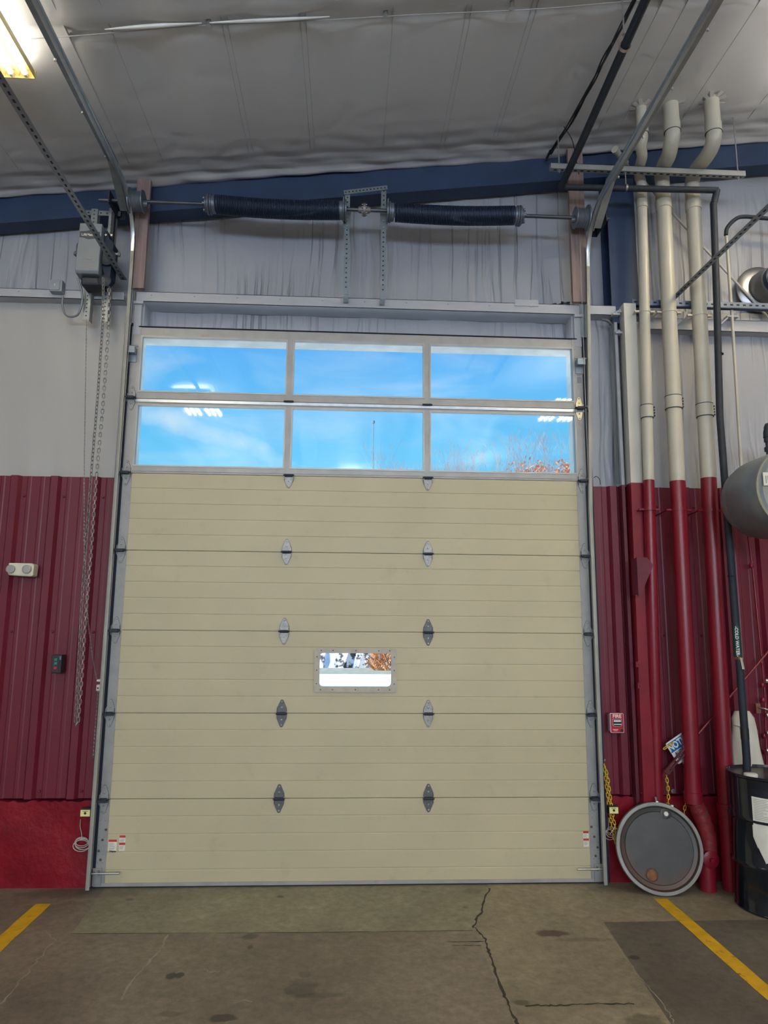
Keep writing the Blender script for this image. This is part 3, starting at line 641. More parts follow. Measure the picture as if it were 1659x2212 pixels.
for sx, side, xo in ((-1, 'left', 1.878), (1, 'right', 1.924)):
    tr = thing('door_track', (sx*xo, -.05, 0), 'galvanised door track curving from the %s door edge up under the roof' % side, 'door track')
    LN = 0 if sx < 0 else -.058
    P = track_path(); w = .002
    prof = [(sx*(xo-.026), .034), (sx*(xo-.016), .036), (sx*xo, .034), (sx*xo, -.030), (sx*(xo-.012), -.034), (sx*(xo-.012), -.032), (sx*(xo-w), -.028), (sx*(xo-w), .031), (sx*(xo-.016), .033), (sx*(xo-.026), .031)]
    b = MB(); sweep(b, P[:4], prof, True); b.build('vertical_track', TRACK_BEIGE, tr, smooth=40)
    b = MB(); sweep(b, P[3:-2], prof, True); b.build('curved_track', GALVB, tr, smooth=40)
    b = MB(); sweep(b, P[-3:], prof, True); b.build('horizontal_track', GALVB, tr, smooth=40)
    b = MB(); P2 = [(-.20, 5.14), (-.52, 5.335)]+P[-2:]       # angle along the horizontal run
    sweep(b, P2, [(sx*(xo+.002), .01), (sx*(xo+.002), -.045), (sx*(xo+.078), -.045), (sx*(xo+.078), -.042), (sx*(xo+.006), -.042), (sx*(xo+.006), .01)], True); b.build('track_angle', GALVP if sx > 0 else GALV, tr)
    b = MB()
    for i in range(9): q = .35+i*.45; b.rev([(.008, 0), (.006, .006)], (sx*TX(sx, q), -.058, q), X_*sx, 8)
    for i in range(6): b.cyl((sx*(xo+.03), -.7-i*.45, 5.29), (sx*(xo+.03), -.7-i*.45, 5.275), .007, 8)
    b.parts('bolt', STEEL, tr)
    xl = sorted((sx*1.856, sx*(xo+.012)))
    b = MB(); b.mat(0).box(xl[0], xl[1], -.014, -.010, 4.28, 5.12)
    b.mat(1)
    for z in [4.62, 4.72, 4.8, 4.95, 5.05]: b.box(sx*(xo-.035)-.008, sx*(xo-.035)+.008, -.0152, -.014, z-.005, z+.003)
    for dx in (.008, .022, .036): b.mat(2).box(sx*(1.856+dx)-.0015, sx*(1.856+dx)+.0015, -.0165, -.014, 4.30, 5.12)
    b.build('mounting_angle', [mat('mount_angle_steel', (.27, .33, .37), .45, .5, .1, 9), HOLE, GALVP], tr)
    b = MB().box(min(sx*1.850, sx*1.912), max(sx*1.850, sx*1.912), .004, .05, .0, 4.3); b.build('jamb_seal', mat('navy_rubber', (.012, .02, .045), .7), tr, label='dark rubber seal between door and track')  # dark strip painted where the gap behind the track lies in shade
c = at(299, 520, -.017)   # label on the left mounting angle
b = MB(); b.mat(0).box(c.x-.016, c.x+.018, -.0172, -.016, c.z-.11, c.z+.11); b.mat(1).box(c.x-.012, c.x-.002, -.0178, -.017, c.z-.04, c.z-.005)
for i in range(14): b.mat(2).box(c.x+.002, c.x+.012, -.0178, -.017, c.z+.09-i*.014, c.z+.094-i*.014)
tag(b.build('adhesive_label', [LABELW, INK, INKG]), 'long pale paper label stuck beside the left wood post', 'label')

# ------------------------------------------------------------------ torsion springs and shaft
YS = -.20; S0 = at(462, 444, YS); S1 = at(1190, 466, YS); zs = S0.z; ze = S1.z
def sp(px, py=455): q = at(px, py, YS); return V((q.x, YS, lerp(zs, ze, (q.x-S0.x)/(S1.x-S0.x))))
zs = ze = (zs+ze)/2
sh = thing('torsion_shaft', (0, YS, zs), 'long steel shaft with a cable drum near each end, above the door', 'door shaft')
MB().cyl((-2.12, YS, zs), (.02, YS, zs), .0155, 14).build('shaft', mat('shaft_dark', (.10, .11, .12), .4, .6), sh, smooth=50)
MB().cyl((.02, YS, zs), (2.06, YS, zs), .0155, 14).build('shaft', MATS['shaft_dark'], sh, smooth=50)
DR = mat('cast_drum', (.18, .20, .23), .45, .5, .1, 30)
for sx, x in ((-1, at(296, 440, YS).x), (1, at(1255, 467, YS).x)):
    pr = [(.03, -.055), (.088, -.055), (.090, -.048), (.078, -.045)]
    for i in range(9): pr += [(.078, -.045+i*.009), (.075, -.0405+i*.009)]
    pr += [(.082, .04), (.105, .046), (.107, .055), (.098, .060), (.095, .052), (.045, .045), (.035, .062), (.02, .062)]
    b = MB().rev(pr, (x, YS, zs), (sx, 0, 0), 40); b.cyl((x-sx*.055, YS, zs-.02), (x-sx*.085, YS, zs-.02), .022, 12)
    dr = b.build('cable_drum', DR, sh, smooth=35)
    MB().tube([(x+sx*.01, YS+.076, zs), (sx*1.862, -.03, 3.0), (sx*1.862, -.03, .14)], .0022, 6).build('lift_cable', STEEL, dr)
x = sp(787).x; b = MB(); b.rev([(.022, -.05), (.028, -.035), (.028, -.012), (.052, -.010), (.052, .010), (.028, .012), (.028, .035), (.022, .05)], (x, YS, zs), X_, 24)
for i in range(6):
    a = i*pi/3; b.cyl((x-.022, YS+.040*cos(a), zs+.040*sin(a)), (x+.022, YS+.040*cos(a), zs+.040*sin(a)), .007, 8)
b.build('shaft_coupler', mat('coupler_cast', (.26, .24, .23), .5, .5), sh, smooth=40)
# end bearing plates
for sx in (-1, 1):
    x = sx*2.02; b = MB().box(x-.004, x+.004, YS-.07, -.02, zs-.06, zs+.05).box(min(x, x-sx*.06), max(x, x-sx*.06), -.024, -.02, zs-.06, zs+.05); tag(b.build('bearing_plate', DARK), 'dark bearing plate holding the %s end of the shaft' % ('left' if sx < 0 else 'right'), 'bracket')
for (a, c_, lab) in ((455, 741, 'long black torsion spring left of the centre brackets'), (843, 1118, 'long black torsion spring right of the centre brackets')):
    x0, x1 = sp(a).x, sp(c_).x; outer = x0 if a == 455 else x1; inner = x1 if a == 455 else x0; d = 1 if a == 455 else -1
    t = thing('torsion_spring', ((x0+x1)/2, YS, zs-.09), lab, 'torsion spring', 'the two torsion springs')
    r = .073; L0, L1 = x0+.035, x1-.03; turns = int((L1-L0)/.0125); P = []
    for i in range(turns*16+1):
        u = i/(turns*16); th = i*2*pi/16; sag = -.016*sin(pi*u) + (-.012*(u if a == 455 else (1-u)) if 1 else 0)
        P.append((L0+(L1-L0)*u, YS+r*cos(th), zs+sag+r*sin(th)))
    MB().tube(P, .0060, 5).build('coil', SPRING, t, smooth=60)
    cone = [(.025, -.05), (.060, -.045), (.062, -.03), (.078, -.028), (.084, -.02), (.084, -.012), (.075, -.008), (.082, 0), (.082, .008), (.072, .012), (.070, .045)]
    b = MB().rev(cone, (outer, YS, zs-.003), (d, 0, 0), 32)
    for i in range(4):
        th = i*pi/2+.4; b.cyl((outer-d*.04, YS+.045*cos(th), zs+.045*sin(th)), (outer-d*.062, YS+.045*cos(th), zs+.045*sin(th)), .014, 10)
    b.build('winding_cone', mat('cone_cast', (.16, .18, .21), .45, .5), t, smooth=35)
    b = MB().rev([(.03, -.03), (.088, -.028), (.088, -.018), (.078, -.014), (.084, -.006), (.084, .002), (.074, .006), (.072, .03)], (inner, YS, zs-.012), (-d, 0, 0), 32); b.build('stationary_cone', MATS['cone_cast'], t, smooth=35)

def perf_bar(b, p, q, w, th, up, slot=(.010, .005), pitch=.03, off=0., second=None):   # flat punched bar; holes as dark insets
    p, q = V(p), V(q); u = (q-p).normalized(); n = V(up).normalized(); sd = u.cross(n).normalized()
    b.mat(0).obox((p+q)/2, u, sd, n, (q-p).length/2, w/2, th/2); L = (q-p).length; k = int(L/pitch); b.mat(1)
    for i in range(k):
        c = p+u*(pitch*(i+.5)); b.obox(c+sd*off, u, sd, n, slot[0], slot[1], th/2+.0006)
cb = thing('spring_bracket', (sp(787).x, -.1, 4.55), 'frame of two punched steel uprights between the two springs', 'bracket')
for (pt, pb, s) in (((749, 412), (749, 636), 1), ((829, 408), (827, 641), -1)):
    A_, B_ = at(*pt, -.13), at(*pb, -.13); x = (A_.x+B_.x)/2
    b = MB(); perf_bar(b, (x, -.13, A_.z), (x, -.13, B_.z), .042, .004, (0, -1, 0), (.006, .006), .042)
    b.mat(0).box(x-.021 if s > 0 else x+.018, x-.018 if s > 0 else x+.021, -.13, -.08, B_.z, A_.z)
    b.build('upright', [GALV, HOLE], cb)
    b = MB().box(x-.004+s*-.03, x+.004+s*-.03, YS-.08, -.13, zs-.075, zs+.06).box(x-.03, x+.03, -.136, -.132, zs-.13, zs+.02); b.build('bearing_plate', GALV, cb)
    b = MB()
    for dz in (-.055, -.115): b.rev([(.009, 0), (.008, -.008)], (x, -.137, zs+dz), Y_, 8)
    b.parts('bolt', STEEL, cb)
    b = MB().box(x-.02, x+.02, -.13, -.01, B_.z-.02, B_.z+.0); b.build('foot', GALV, cb)
A_, B_ = at(743, 416, -.14), at(837, 405, -.14); b = MB(); perf_bar(b, A_, B_, .038, .004, (0, -1, 0), (.006, .006), .030); b.mat(0).bar(A_+V((0, .02, .018)), B_+V((0, .02, .018)), .04, .003); b.build('crosspiece', [GALV, HOLE], cb)

# ------------------------------------------------------------------ brace angles and channels
def angle(nm, p, q, lab, w=.045, pitch=.055, flip=1):
    b = MB(); p, q = V(p), V(q); u = (q-p).normalized(); sd = u.cross(Z_).normalized()*flip; n = sd.cross(u)*flip
    if n.z < 0: n = -n
    perf_bar(b, p+n*w/2, q+n*w/2, w, .003, sd, (.013, .0065), pitch)      # standing leg
    b.mat(0).obox((p+q)/2+sd*w/2, u, sd, n, (q-p).length/2, w/2, .0015)      # flat leg
    b.mat(1); k = int((q-p).length/pitch)
    for i in range(k): b.obox(p+u*(pitch*(i+.5))+sd*w/2, u, sd, n, .013, .0065, .0021)
    o = b.build(nm, [GALV, HOLE]); tag(o, lab, 'brace'); return o
angle('punched_angle_brace', (-1.965, -.02, 4.66), (-2.0, -3.4, 4.80), 'slotted steel angle running forward beside the left door track', .05, flip=-1)
angle('punched_angle_brace', at(1461, 645, -.10), V((2.76, -3.2, 4.66)), 'slotted steel angle running forward over the white pipes at right', .05, flip=1)
b = MB(); P0, P1 = at(1366, 652, -.09), at(1659, 660, -.09); P1.x = 5.5; P1.z = P0.z+.0
perf_bar(b, P0, P1, .048, .004, (0, -1, 0), (.013, .007), .055); b.mat(2).obox((P0+P1)/2+V((0, .02, -.026)), X_, Y_, Z_, (P1.x-P0.x)/2, .02, .004)
b.mat(2).bar(at(1372, 672, -.06), at(1430, 650, -.07), .02, .006)
tag(b.build('slotted_channel', [mat('blue_grey_channel', (.16, .20, .27), .5, .3), HOLE, NAVY]), 'dark slotted channel bolted across the wall at the pipe straps', 'channel')
# trapeze with its rods
tp = thing('trapeze_hanger', (2.37, -.30, 5.60), 'grey slotted channel hung from the roof on threaded rods, under the pipe elbows', 'pipe hanger')
b = MB(); xa_, xb_, zt_ = 1.549, 3.199, 5.660
b.mat(0).box(xa_, xb_, -.322, -.319, 5.618, zt_).box(xa_, xb_, -.281, -.278, 5.618, zt_).box(xa_, xb_, -.322, -.278, zt_-.003, zt_).box(xa_, xb_, -.322, -.278, 5.612, 5.618)
b.mat(1)
for i in range(29): b.box(xa_+.03+i*.056, xa_+.056+i*.056, -.307, -.293, 5.6105, 5.612)
b.build('channel', [GALVP, HOLE], tp)
for x in (1.625, 3.145):
    b = MB().cyl((x, -.30, 5.585), (x, -.30, zc(x)-.005), .0055, 8).rev([(.014, 0), (.014, .01)], (x, -.30, 5.60), Z_, 6).rev([(.014, 0), (.014, .01)], (x, -.30, 5.661), Z_, 6); b.build('threaded_rod', STEEL, tp)

# ------------------------------------------------------------------ vent pipes
def pipe_thing(lab, pts_low, r, zsplit, pen, xtop, zstrap, zcoup, red_end=None, flange=True):
    """pts_low: (px, py) at Y=-.15 down the wall; then the offset over the trapeze and into the roof"""
    W = [at(px, py, -.15) for px, py in pts_low]          # top to bottom
    a, c = W[0], W[-1]
    X = lambda z: a.x+(c.x-a.x)*(a.z-z)/(a.z-c.z)
    t = thing('vent_pipe', (X(0), -.15, 0), lab, 'pipe', 'three vertical pipes, white above and red below')
    zh = 5.665+r
    up = [V((X(zsplit), -.15, zsplit)), V((X(5.0), -.15, 5.0)), V((X(5.5), -.15, 5.5)), V((X(5.6), -.15, 5.62)), V((xtop*.2+X(5.6)*.8, -.175, zh-.035)), V((xtop*.4+X(5.6)*.6, -.24, zh)), V((xtop*.7+X(5.6)*.3, -.38, zh)), V((xtop, pen+.04, zh+.03)), V((xtop, pen, zh+.09)), V((xtop, pen, zh+.2)), V((xtop, pen, zc(xtop)+.02))]
    MB().tube(curve(up[2:], 5), r, 22).build('upper_bend', WHITEP, t, smooth=50)
    MB().tube([up[0], up[2]], r, 22).build('white_pipe', WHITEP, t, smooth=50)
    for q in zcoup:
        q = at(0, 0) if 0 else q
        w = V((X(q), -.15, q)); b = MB(); b.mat(0).rev([(r, -.052), (r+.006, -.050), (r+.006, .050), (r, .052)], w, Z_, 26); b.mat(1).rev([(r+.007, -.055), (r+.007, -.049)], w, Z_, 26).rev([(r+.007, .049), (r+.007, .055)], w, Z_, 26)
        for dz in (-.035, -.012, .012, .035): b.obox((w.x+r+.008, w.y-.01, w.z+dz), X_, Y_, Z_, .008, .010, .006)
        b.build('clamp_coupling', [WHITEP, DARK], t, smooth=40)
    w = V((X(5.42), -.15, 5.42)); b = MB().rev([(r, -.03), (r+.005, -.028), (r+.005, .045), (r, .05)], w, Z_, 26); b.build('hub_fitting', WHITEP, t, smooth=40)
    w = V((xtop, pen, zh+.16)); b = MB(); b.mat(0).rev([(r, -.04), (r+.005, -.04), (r+.005, .04), (r, .042)], w, Z_, 26); b.mat(1).rev([(r+.006, -.044), (r+.006, -.040)], w, Z_, 26); b.build('hub_fitting', [WHITEP, DARK], t, smooth=40)
    b = MB(); zt2 = zc(xtop)-.01
    for i in range(9):
        th = i*2*pi/9+.3*random.random(); b.prism([(0, -.014), (.045+.02*random.random(), -.018), (.05, .016), (0, .014)], (xtop+r*cos(th), pen+r*sin(th), zt2-.01), V((cos(th), sin(th), .15)), V((-sin(th), cos(th), 0)), Z_, .002)
    b.build('torn_collar', mat('collar_white', (.6, .58, .55), .5), t)
    for zz, mt in ((zstrap, WHITEP), (2.80, REDP)):
        w = V((X(zz), -.15, zz)); b = MB().rev([(r+.001, -.011), (r+.004, -.011), (r+.004, .011), (r+.001, .011)], w, Z_, 26, cap=False)
        for s in (-1, 1): b.obox((w.x+s*(r+.022), -.145, zz), X_, Y_, Z_, .020, .012, .007); b.cyl((w.x+s*(r+.028), -.145, zz), (w.x+s*(r+.05), .03, zz+.02*s), .006, 8)
        b.build('pipe_strap', mt, t)
    return t, X, r
tA, XA, rA = pipe_thing('thinnest of the three white and red vent pipes, beside the column', [(1385, 380), (1390, 1045), (1418, 1700)], .042, 3.035, -.487, 2.26, 4.46, (3.60,))
MB().tube([(XA(3.035), -.15, 3.035), (XA(1.5)+.026, -.10, 1.5), (XA(.65)+.045, -.055, .65), (XA(.65)+.045, -.042, .0)], .0425, 22).build('red_pipe', REDP, tA, smooth=50)
tB, XB, rB = pipe_thing('middle thick vent pipe ending in a bent red elbow with a cleanout', [(1430, 380), (1465, 1045), (1496, 1690)], .060, 3.03, -.504, 2.50, 4.46, (3.68,))
MB().tube([(XB(3.03), -.15, 3.03), (XB(1.6), -.15, 1.6), (XB(.66), -.15, .66)], .0605, 22).build('red_pipe', REDP, tB, smooth=50)
e0 = at(1500, 1722, -.15); e1 = at(1527, 1800, -.15); e2 = at(1532, 1850, -.15); e3 = V((2.585, -.15, 0))
b = MB(); b.rev([(.061, -.03), (.068, -.028), (.068, .05), (.061, .052)], (XB(.66), -.15, .63), Z_, 26); b.build('hub_fitting', REDP, tB, smooth=40)
P = curve([(XB(.6), -.15, .62), e0+V((.01, 0, -.05)), e1, e2+V((-.005, 0, 0)), e3+V((0, 0, .18))], 10)
b = MB(); b.tube(P, [.062-.004*i/len(P)+.002*sin(i*2.2) for i in range(len(P))], 20); b.build('taped_bend', mat('taped_red', (.22, .018, .022), .5, 0, .25, 14, .5, 30, spots=(.10, .075, .05, 9.), spot_amt=.8), tB, smooth=60, label='taped bend with worn red paint')
MB().tube([(2.585, -.15, .22), (2.585, -.15, 0)], .060, 20).build('red_stub', REDP, tB, smooth=50)
w = at(1537, 1858, -.22); b = MB().rev([(.045, .06), (.050, .02), (.060, .018), (.061, 0), (.055, -.004)], (w.x, -.215, w.z), Y_, 24); b.box(w.x-.012, w.x+.012, -.235, -.215, w.z-.012, w.z+.012); b.build('cleanout_cap', REDP, tB, smooth=40)
b = MB().rev([(.062, 0), (.062, .10)], (2.585, -.15, .12), Z_, 22); b.build('coupling', REDP, tB, smooth=40)
tC, XC, rC = pipe_thing('rightmost of the three thick vent pipes, passing behind the black drum', [(1495, 400), (1535, 1035), (1562, 1600)], .060, 3.06, -.51, 2.84, 4.44, (3.62,))
MB().tube([(XC(3.06), -.15, 3.06), (XC(1.5), -.15, 1.5), (XC(0), -.15, 0)], .0605, 22).build('red_pipe', REDP, tC, smooth=50)
b = MB(); b.rev([(.061, -.03), (.068, -.028), (.068, .05), (.061, .052)], (XC(.55), -.15, .55), Z_, 26); b.build('hub_fitting', REDP, tC, smooth=40)
# little capped pipe end on the beam
a0, a1 = at(1330, 325, -.3), at(1352, 352, -.15)
b = MB().cyl(a0, a1, .026, 16).rev([(.030, -.02), (.030, .01)], a0, (a1-a0), 16)
b.bar(a1, at(1360, 372, -.02), .03, .02); tag(b.build('capped_pipe_stub', WHITEP, smooth=40), 'short white capped pipe stub sticking out beside the dark beam', 'pipe')

# black insulated water pipe
bp = thing('insulated_water_pipe', (2.95, -.30, 0), 'black foam wrapped water pipe crossing above and dropping beside the vent pipes', 'pipe')
Zh = at(1380, 406, -.3).z; J0 = V((1.635, -.30, Zh-.02)); J1 = at(1550, 411, -.30)
MB().tube([(1.62, -4.2, 5.60), (1.62, -2.0, 5.505), (1.62, -.8, 5.44), J0], .028, 14).build('forward_run', BLACK, bp, smooth=50)
MB().tube([J0+V((-.01, 0, 0)), J1], .0255, 14).build('cross_run', BLACK, bp, smooth=50)
D = [at(*q, -.30) for q in ((1541, 440), (1548, 640), (1555, 900), (1574, 1150), (1593, 1400))]
b = MB(); b.tube([J1+V((-.005, 0, .0)), D[0]+V((.01, 0, .02)), D[0]], .027, 14); b.build('elbow_wrap', BLACK, bp, smooth=50)
MB().tube(D, .0275, 14).build('drop', BLACK, bp, smooth=50)
for q in ((1555, 765), (1571, 1105), (1580, 1245)):
    w = at(*q, -.30); MB().rev([(.0285, -.004), (.0285, .004)], w, Z_, 14).build('wrap_joint', DARKGLUE, bp)
v0, v1 = at(1593, 1400, -.30), at(1598, 1425, -.30)
MB().cyl(v0, v1, .017, 12).cyl(v0.lerp(v1, .3), v0.lerp(v1, .6), .026, 10).build('valve_body', BRASS, bp, smooth=40)
l0, l1 = at(1601, 1424, -.33), at(1606, 1446, -.34); MB().bar(v1+V((0, -.02, .01)), l0, .012, .012).bar(l0+V((0, 0, .01)), l1, .022, .010).build('valve_lever', mat('lever_pale', (.62, .58, .46), .5), bp, bevel=.003)
D2 = [at(*q, -.30) for q in ((1597, 1425), (1604, 1520), (1613, 1640))]; D2.append(V((D2[-1].x+.01, -.21, .25)))
MB().tube(D2, .0275, 14).build('lower_drop', BLACK, bp, smooth=50)
w = at(1609, 1588, -.3); MB().rev([(.0295, -.03), (.0295, .05)], w, Z_, 14).build('tape_band', CABLE, bp, smooth=40)
c0, c1 = at(1594, 1414, -.30), at(1590, 1357, -.30); u = (c0-c1).normalized(); cn = V((-.47, -.88, 0)); cn = (cn-u*cn.dot(u)).normalized(); cw = V((.88, -.47, 0)); cw = (cw-u*cw.dot(u)).normalized()
text('-COLD WATER-', .032, (c0+c1)/2+cn*.0305, u, cw, cn, .0006, mat('letter_white', (.8, .85, .8), .5), 'lettering', bp, .0006, sx=.98, label='white letters COLD WATER')
b = MB(); b.rev([(.0290, -.115), (.0290, .115)], (c0+c1)/2, u, 18, cap=False); b.build('label_band', mat('label_green', (.015, .05, .04), .5), bp, smooth=40)
# ring hanger
hg = thing('ring_hanger', (1.62, -1.66, 5.46), 'copper coloured ring on a rod holding the black pipe under the roof', 'pipe hanger')
y0 = -1.69; z0 = 5.487; b = MB().tube([(1.62+.036*cos(a), y0, z0+.03+.062*sin(a)) for a in [2*pi*i/24 for i in range(24)]], .0045, 6, closed=True); b.rev([(.035, -.012), (.035, .012)], (1.62, y0, z0), Y_, 18, cap=False); b.build('ring', mat('copper', (.5, .36, .28), .35, .7), hg, smooth=50)
MB().cyl((1.62, y0, z0+.09), (1.62, y0, zc(1.62)), .006, 8).rev([(.014, 0), (.014, .016)], (1.62, y0, z0+.085), Z_, 6).build('rod', STEEL, hg)
w = at(1352, 400, -.3); b = MB().cyl((w.x, -.30, 5.49), (w.x, -.30, 5.612), .005, 8).rev([(.030, -.008), (.030, .008)], (w.x, -.3, Zh-.004), X_, 16, cap=False); tag(b.build('drop_rod_hanger', STEEL), 'short rod hanging the black pipe from the trapeze channel', 'pipe hanger')
# cable bundle
cbp = [(1.629, -.06), (1.69, -.45), (1.72, -.87), (1.735, -1.1), (1.75, -1.4), (1.76, -1.9), (1.80, -3.2)]
b = MB()
for k in range(4):
    b.tube(curve([(x+.012*sin(k*2+i*1.7), y, zc(x)-.062-.010*cos(k+i*2.3)-(.02 if i in (3, 4) and k == 0 else 0)) for i, (x, y) in enumerate(cbp)], 6), .0062, 6)
b.tube(curve([(1.62, -.03, 5.90), (1.615, .0, 5.93), (1.629, -.07, 5.96)], 4), .012, 6)
o = b.build('cable_bundle', CABLE, smooth=60); tag(o, 'bundle of thin black cables strapped along the roof left of the black pipe', 'cables')
b = MB().tube(curve([(1.66, -.35, zc(1.66)-.03), (1.74, -.3, 5.90), (1.80, -.2, 5.84), (1.86, -.1, 5.72)], 6), .004, 6); tag(b.build('loose_wire', CABLE), 'thin loose wire hanging by the right wood post', 'wire')

# ------------------------------------------------------------------ right side: tank, fan, pipes
tk = thing('air_tank', (2.96, -.70, 2.5), 'grey horizontal tank at the right edge of the view', 'tank')
TC = V((3.0, 0, 2.85)); r = .30
r = .292; T0 = V((2.962, -.36, 2.81)); ax = V((0, -1, 0))
prof = [(.02, 0), (.10, .010), (.18, .040), (.24, .085), (.275, .15), (r, .23), (r, .25), (r+.003, .255), (r+.003, .62), (r, .63), (r, .64)]
b = MB().rev(prof, T0, ax, 56); b.build('shell', TANK, tk, smooth=40)
e = T0+ax*.64
b = MB().rev([(r+.004, -.012), (r+.004, .004), (r-.010, .006), (r-.022, -.004), (.20, .010), (.10, .020), (.02, .024)], e, ax, 56); b.build('end_cap', mat('tank_head', (.30, .30, .24), .4, .1, .15, 6), tk, smooth=50)
q = at(1668, 1035, -1.015); b = MB(); b.mat(0).obox(q, X_, Z_, Y_, .062, .045, .004); b.mat(1)
for i in range(7): b.obox(q+V((-.045+i*.014, -.0045, -.004)), X_, Z_, Y_, .003, .026, .0006)
b.build('rating_label', [LABELW, INKG], tk, label='cream rating label on the tank')
fx = at(1658, 950, -.80).x
b = MB().cyl((fx, -.80, 3.06), (fx, -.80, 3.26), .016, 12).rev([(.026, 0), (.026, .03)], (fx, -.80, 3.12), Z_, 8).rev([(.024, 0), (.024, .03)], (fx, -.80, 3.19), Z_, 8).tube(curve([(fx, -.80, 3.22), (fx+.01, -.80, 3.28), (fx+.06, -.80, 3.31), (fx+.5, -.80, 3.31)], 5), .027, 12); b.build('feed_pipe', BLACK, tk, smooth=50)
b = MB()
for yy in (-.50, -.80): b.box(3.05, 3.09, yy-.02, yy+.02, 3.1, zc(3.05)).box(2.98, 3.14, yy-.025, yy+.025, 3.11, 3.13)
for yy in (-.50, -.80): pass
fan = thing('exhaust_fan', (3.42, .1, 4.6), 'round dark metal exhaust duct on the wall at the right edge', 'duct')
FC = at(1642, 627, .12); FM = mat('fan_metal', (.30, .29, .29), .3, .8, .15, 5)
b = MB().rev([(.02, 0), (.20, .0), (.215, .01), (.215, .02), (.20, .03), (.15, .05)], (FC.x, .13, FC.z), (0, -1, 0), 40); b.build('wall_plate', FM, fan, smooth=40)
b = MB().rev([(.150, .0), (.150, .10), (.13, .13), (.13, .16)], (FC.x+.02, .10, FC.z), (0.1, -1, .0), 40); b.build('drum', FM, fan, smooth=40)
b = MB().rev([(.125, 0), (.125, .07), (.118, .07), (.118, .0)], (FC.x+.035, -.05, FC.z), (0, -1, 0), 36, cap=False); b.build('rim', NAVY, fan, smooth=40)
b = MB().rev([(.09, 0), (.085, .06), (.03, .09)], (FC.x+.04, -.05, FC.z), (0, -1, 0), 28); b.build('motor', mat('motor_grey', (.18, .18, .19), .4, .5), fan, smooth=40)
sp_ = thing('small_wall_pipe', (3.15, -.05, 0), 'thin pipe with a black elbow on top, white then red below, at the far right', 'pipe')
q = [at(1569, 510, -.05), at(1581, 680, -.05), at(1600, 990, -.05)]; MB().tube(q+[at(1603, 1037, -.03)], .013, 12).build('white_pipe', WHITEP, sp_, smooth=50)
MB().tube(curve([at(1568, 508, -.05), at(1571, 492, -.05), at(1588, 474, -.07), at(1608, 468, -.08), at(1659, 472, -.1), at(1720, 474, -.12)], 6), .017, 12).build('black_elbow', BLACK, sp_, smooth=50)
w = at(1582, 684, -.05); MB().box(w.x-.05, w.x+.05, -.06, .0, w.z-.006, w.z+.006).bar(w+V((-.04, 0, -.01)), w+V((-.09, .02, -.06)), .012, .012).build('pipe_clip', WHITEG, sp_)
b = MB().tube([at(1393, 394, .08), at(1475, 485, .08), at(1659, 685, .07), at(1800, 842, .08)], .0105, 8); tag(b.build('brace_rod', mat('rod_white', (.50, .48, .44), .45)), 'white diagonal bracing rod on the upper wall behind the pipes', 'brace rod')
b = MB().tube([at(1418, 1692, -.04), at(1659, 1408, -.04), at(1760, 1290, -.04)], .010, 8)
w = at(1404, 1704, -.06); b.obox(w, V((.72, 0, .69)), V((-.69, 0, .72)), Y_, .075, .03, .007); b.rev([(.012, 0), (.010, -.012)], (w.x-.01, -.067, w.z-.01), Y_, 8)
b.obox(at(1425, 1678, -.05), V((.72, 0, .69)), V((-.69, 0, .72)), Y_, .05, .016, .010)
tag(b.build('brace_rod', REDP), 'red diagonal bracing rod with a clevis, crossing the lower right siding', 'brace rod')
b = MB().bar(at(1438, 1662, -.16), at(1486, 1608, -.16), .02, .01).bar(at(1446, 1664, -.16), at(1490, 1618, -.16), .014, .01)
for q in ((1443, 1664), (1482, 1612)): w = at(*q, -.155); b.obox(w, V((.72, 0, .69)), V((-.69, 0, .72)), Y_, .03, .02, .012)
tag(b.build('turnbuckle', mat('dark_red_steel', (.10, .014, .02), .45)), 'dark red turnbuckle lying across the blue and white sign', 'turnbuckle')

q = [at(1603, 1035, -.03), at(1615, 1150, -.01), at(1625, 1220, -.01), at(1645, 1420, -.01), at(1652, 1500, -.01), at(1656, 1650, -.01), at(1660, 1730, -.02)]; q.append(V((q[-1].x+.01, -.02, 0))); MB().tube(q, .009, 10).build('red_lower_pipe', REDP, sp_, smooth=50, label='red painted lower length')
b = MB()
for p in ((1623, 1222), (1645, 1430), (1647, 1480), (1648, 1512), (1651, 1590), (1653, 1625)): w = at(*p, -.01); b.rev([(.014, -.018), (.018, -.010), (.018, .010), (.014, .018)], w, Z_, 12)
b.parts('coupling', REDP, sp_, smooth=40)
b = MB()
for p in ((1653, 1471), (1655, 1545), (1656, 1584), (1655, 1622)):
    w = at(*p, -.05); b.rev([(.014, 0), (.018, .01), (.018, .03), (.012, .045), (.012, .09)], w, X_, 8)
b.parts('union_fitting', STEEL, sp_, smooth=40)
w = at(1637, 1528, -.01); wh = thing('coat_hook', (w.x, 0, w.z), 'small steel hook on a red plate at the right wall edge', 'hook')
MB().box(w.x-.018, w.x+.018, -.02, .0, w.z-.045, w.z+.03).build('plate', mat('worn_red_plate', (.22, .08, .06), .5), wh, bevel=.002)
MB().tube(curve([w+V((-.005, -.015, 0)), w+V((.02, -.05, -.004)), w+V((.05, -.06, -.012)), w+V((.08, -.06, -.004))], 5), .006, 8).build('hook', STEEL, wh, smooth=50)
for zz in (3.01,):      # painted flat strips edging the far right
    pass

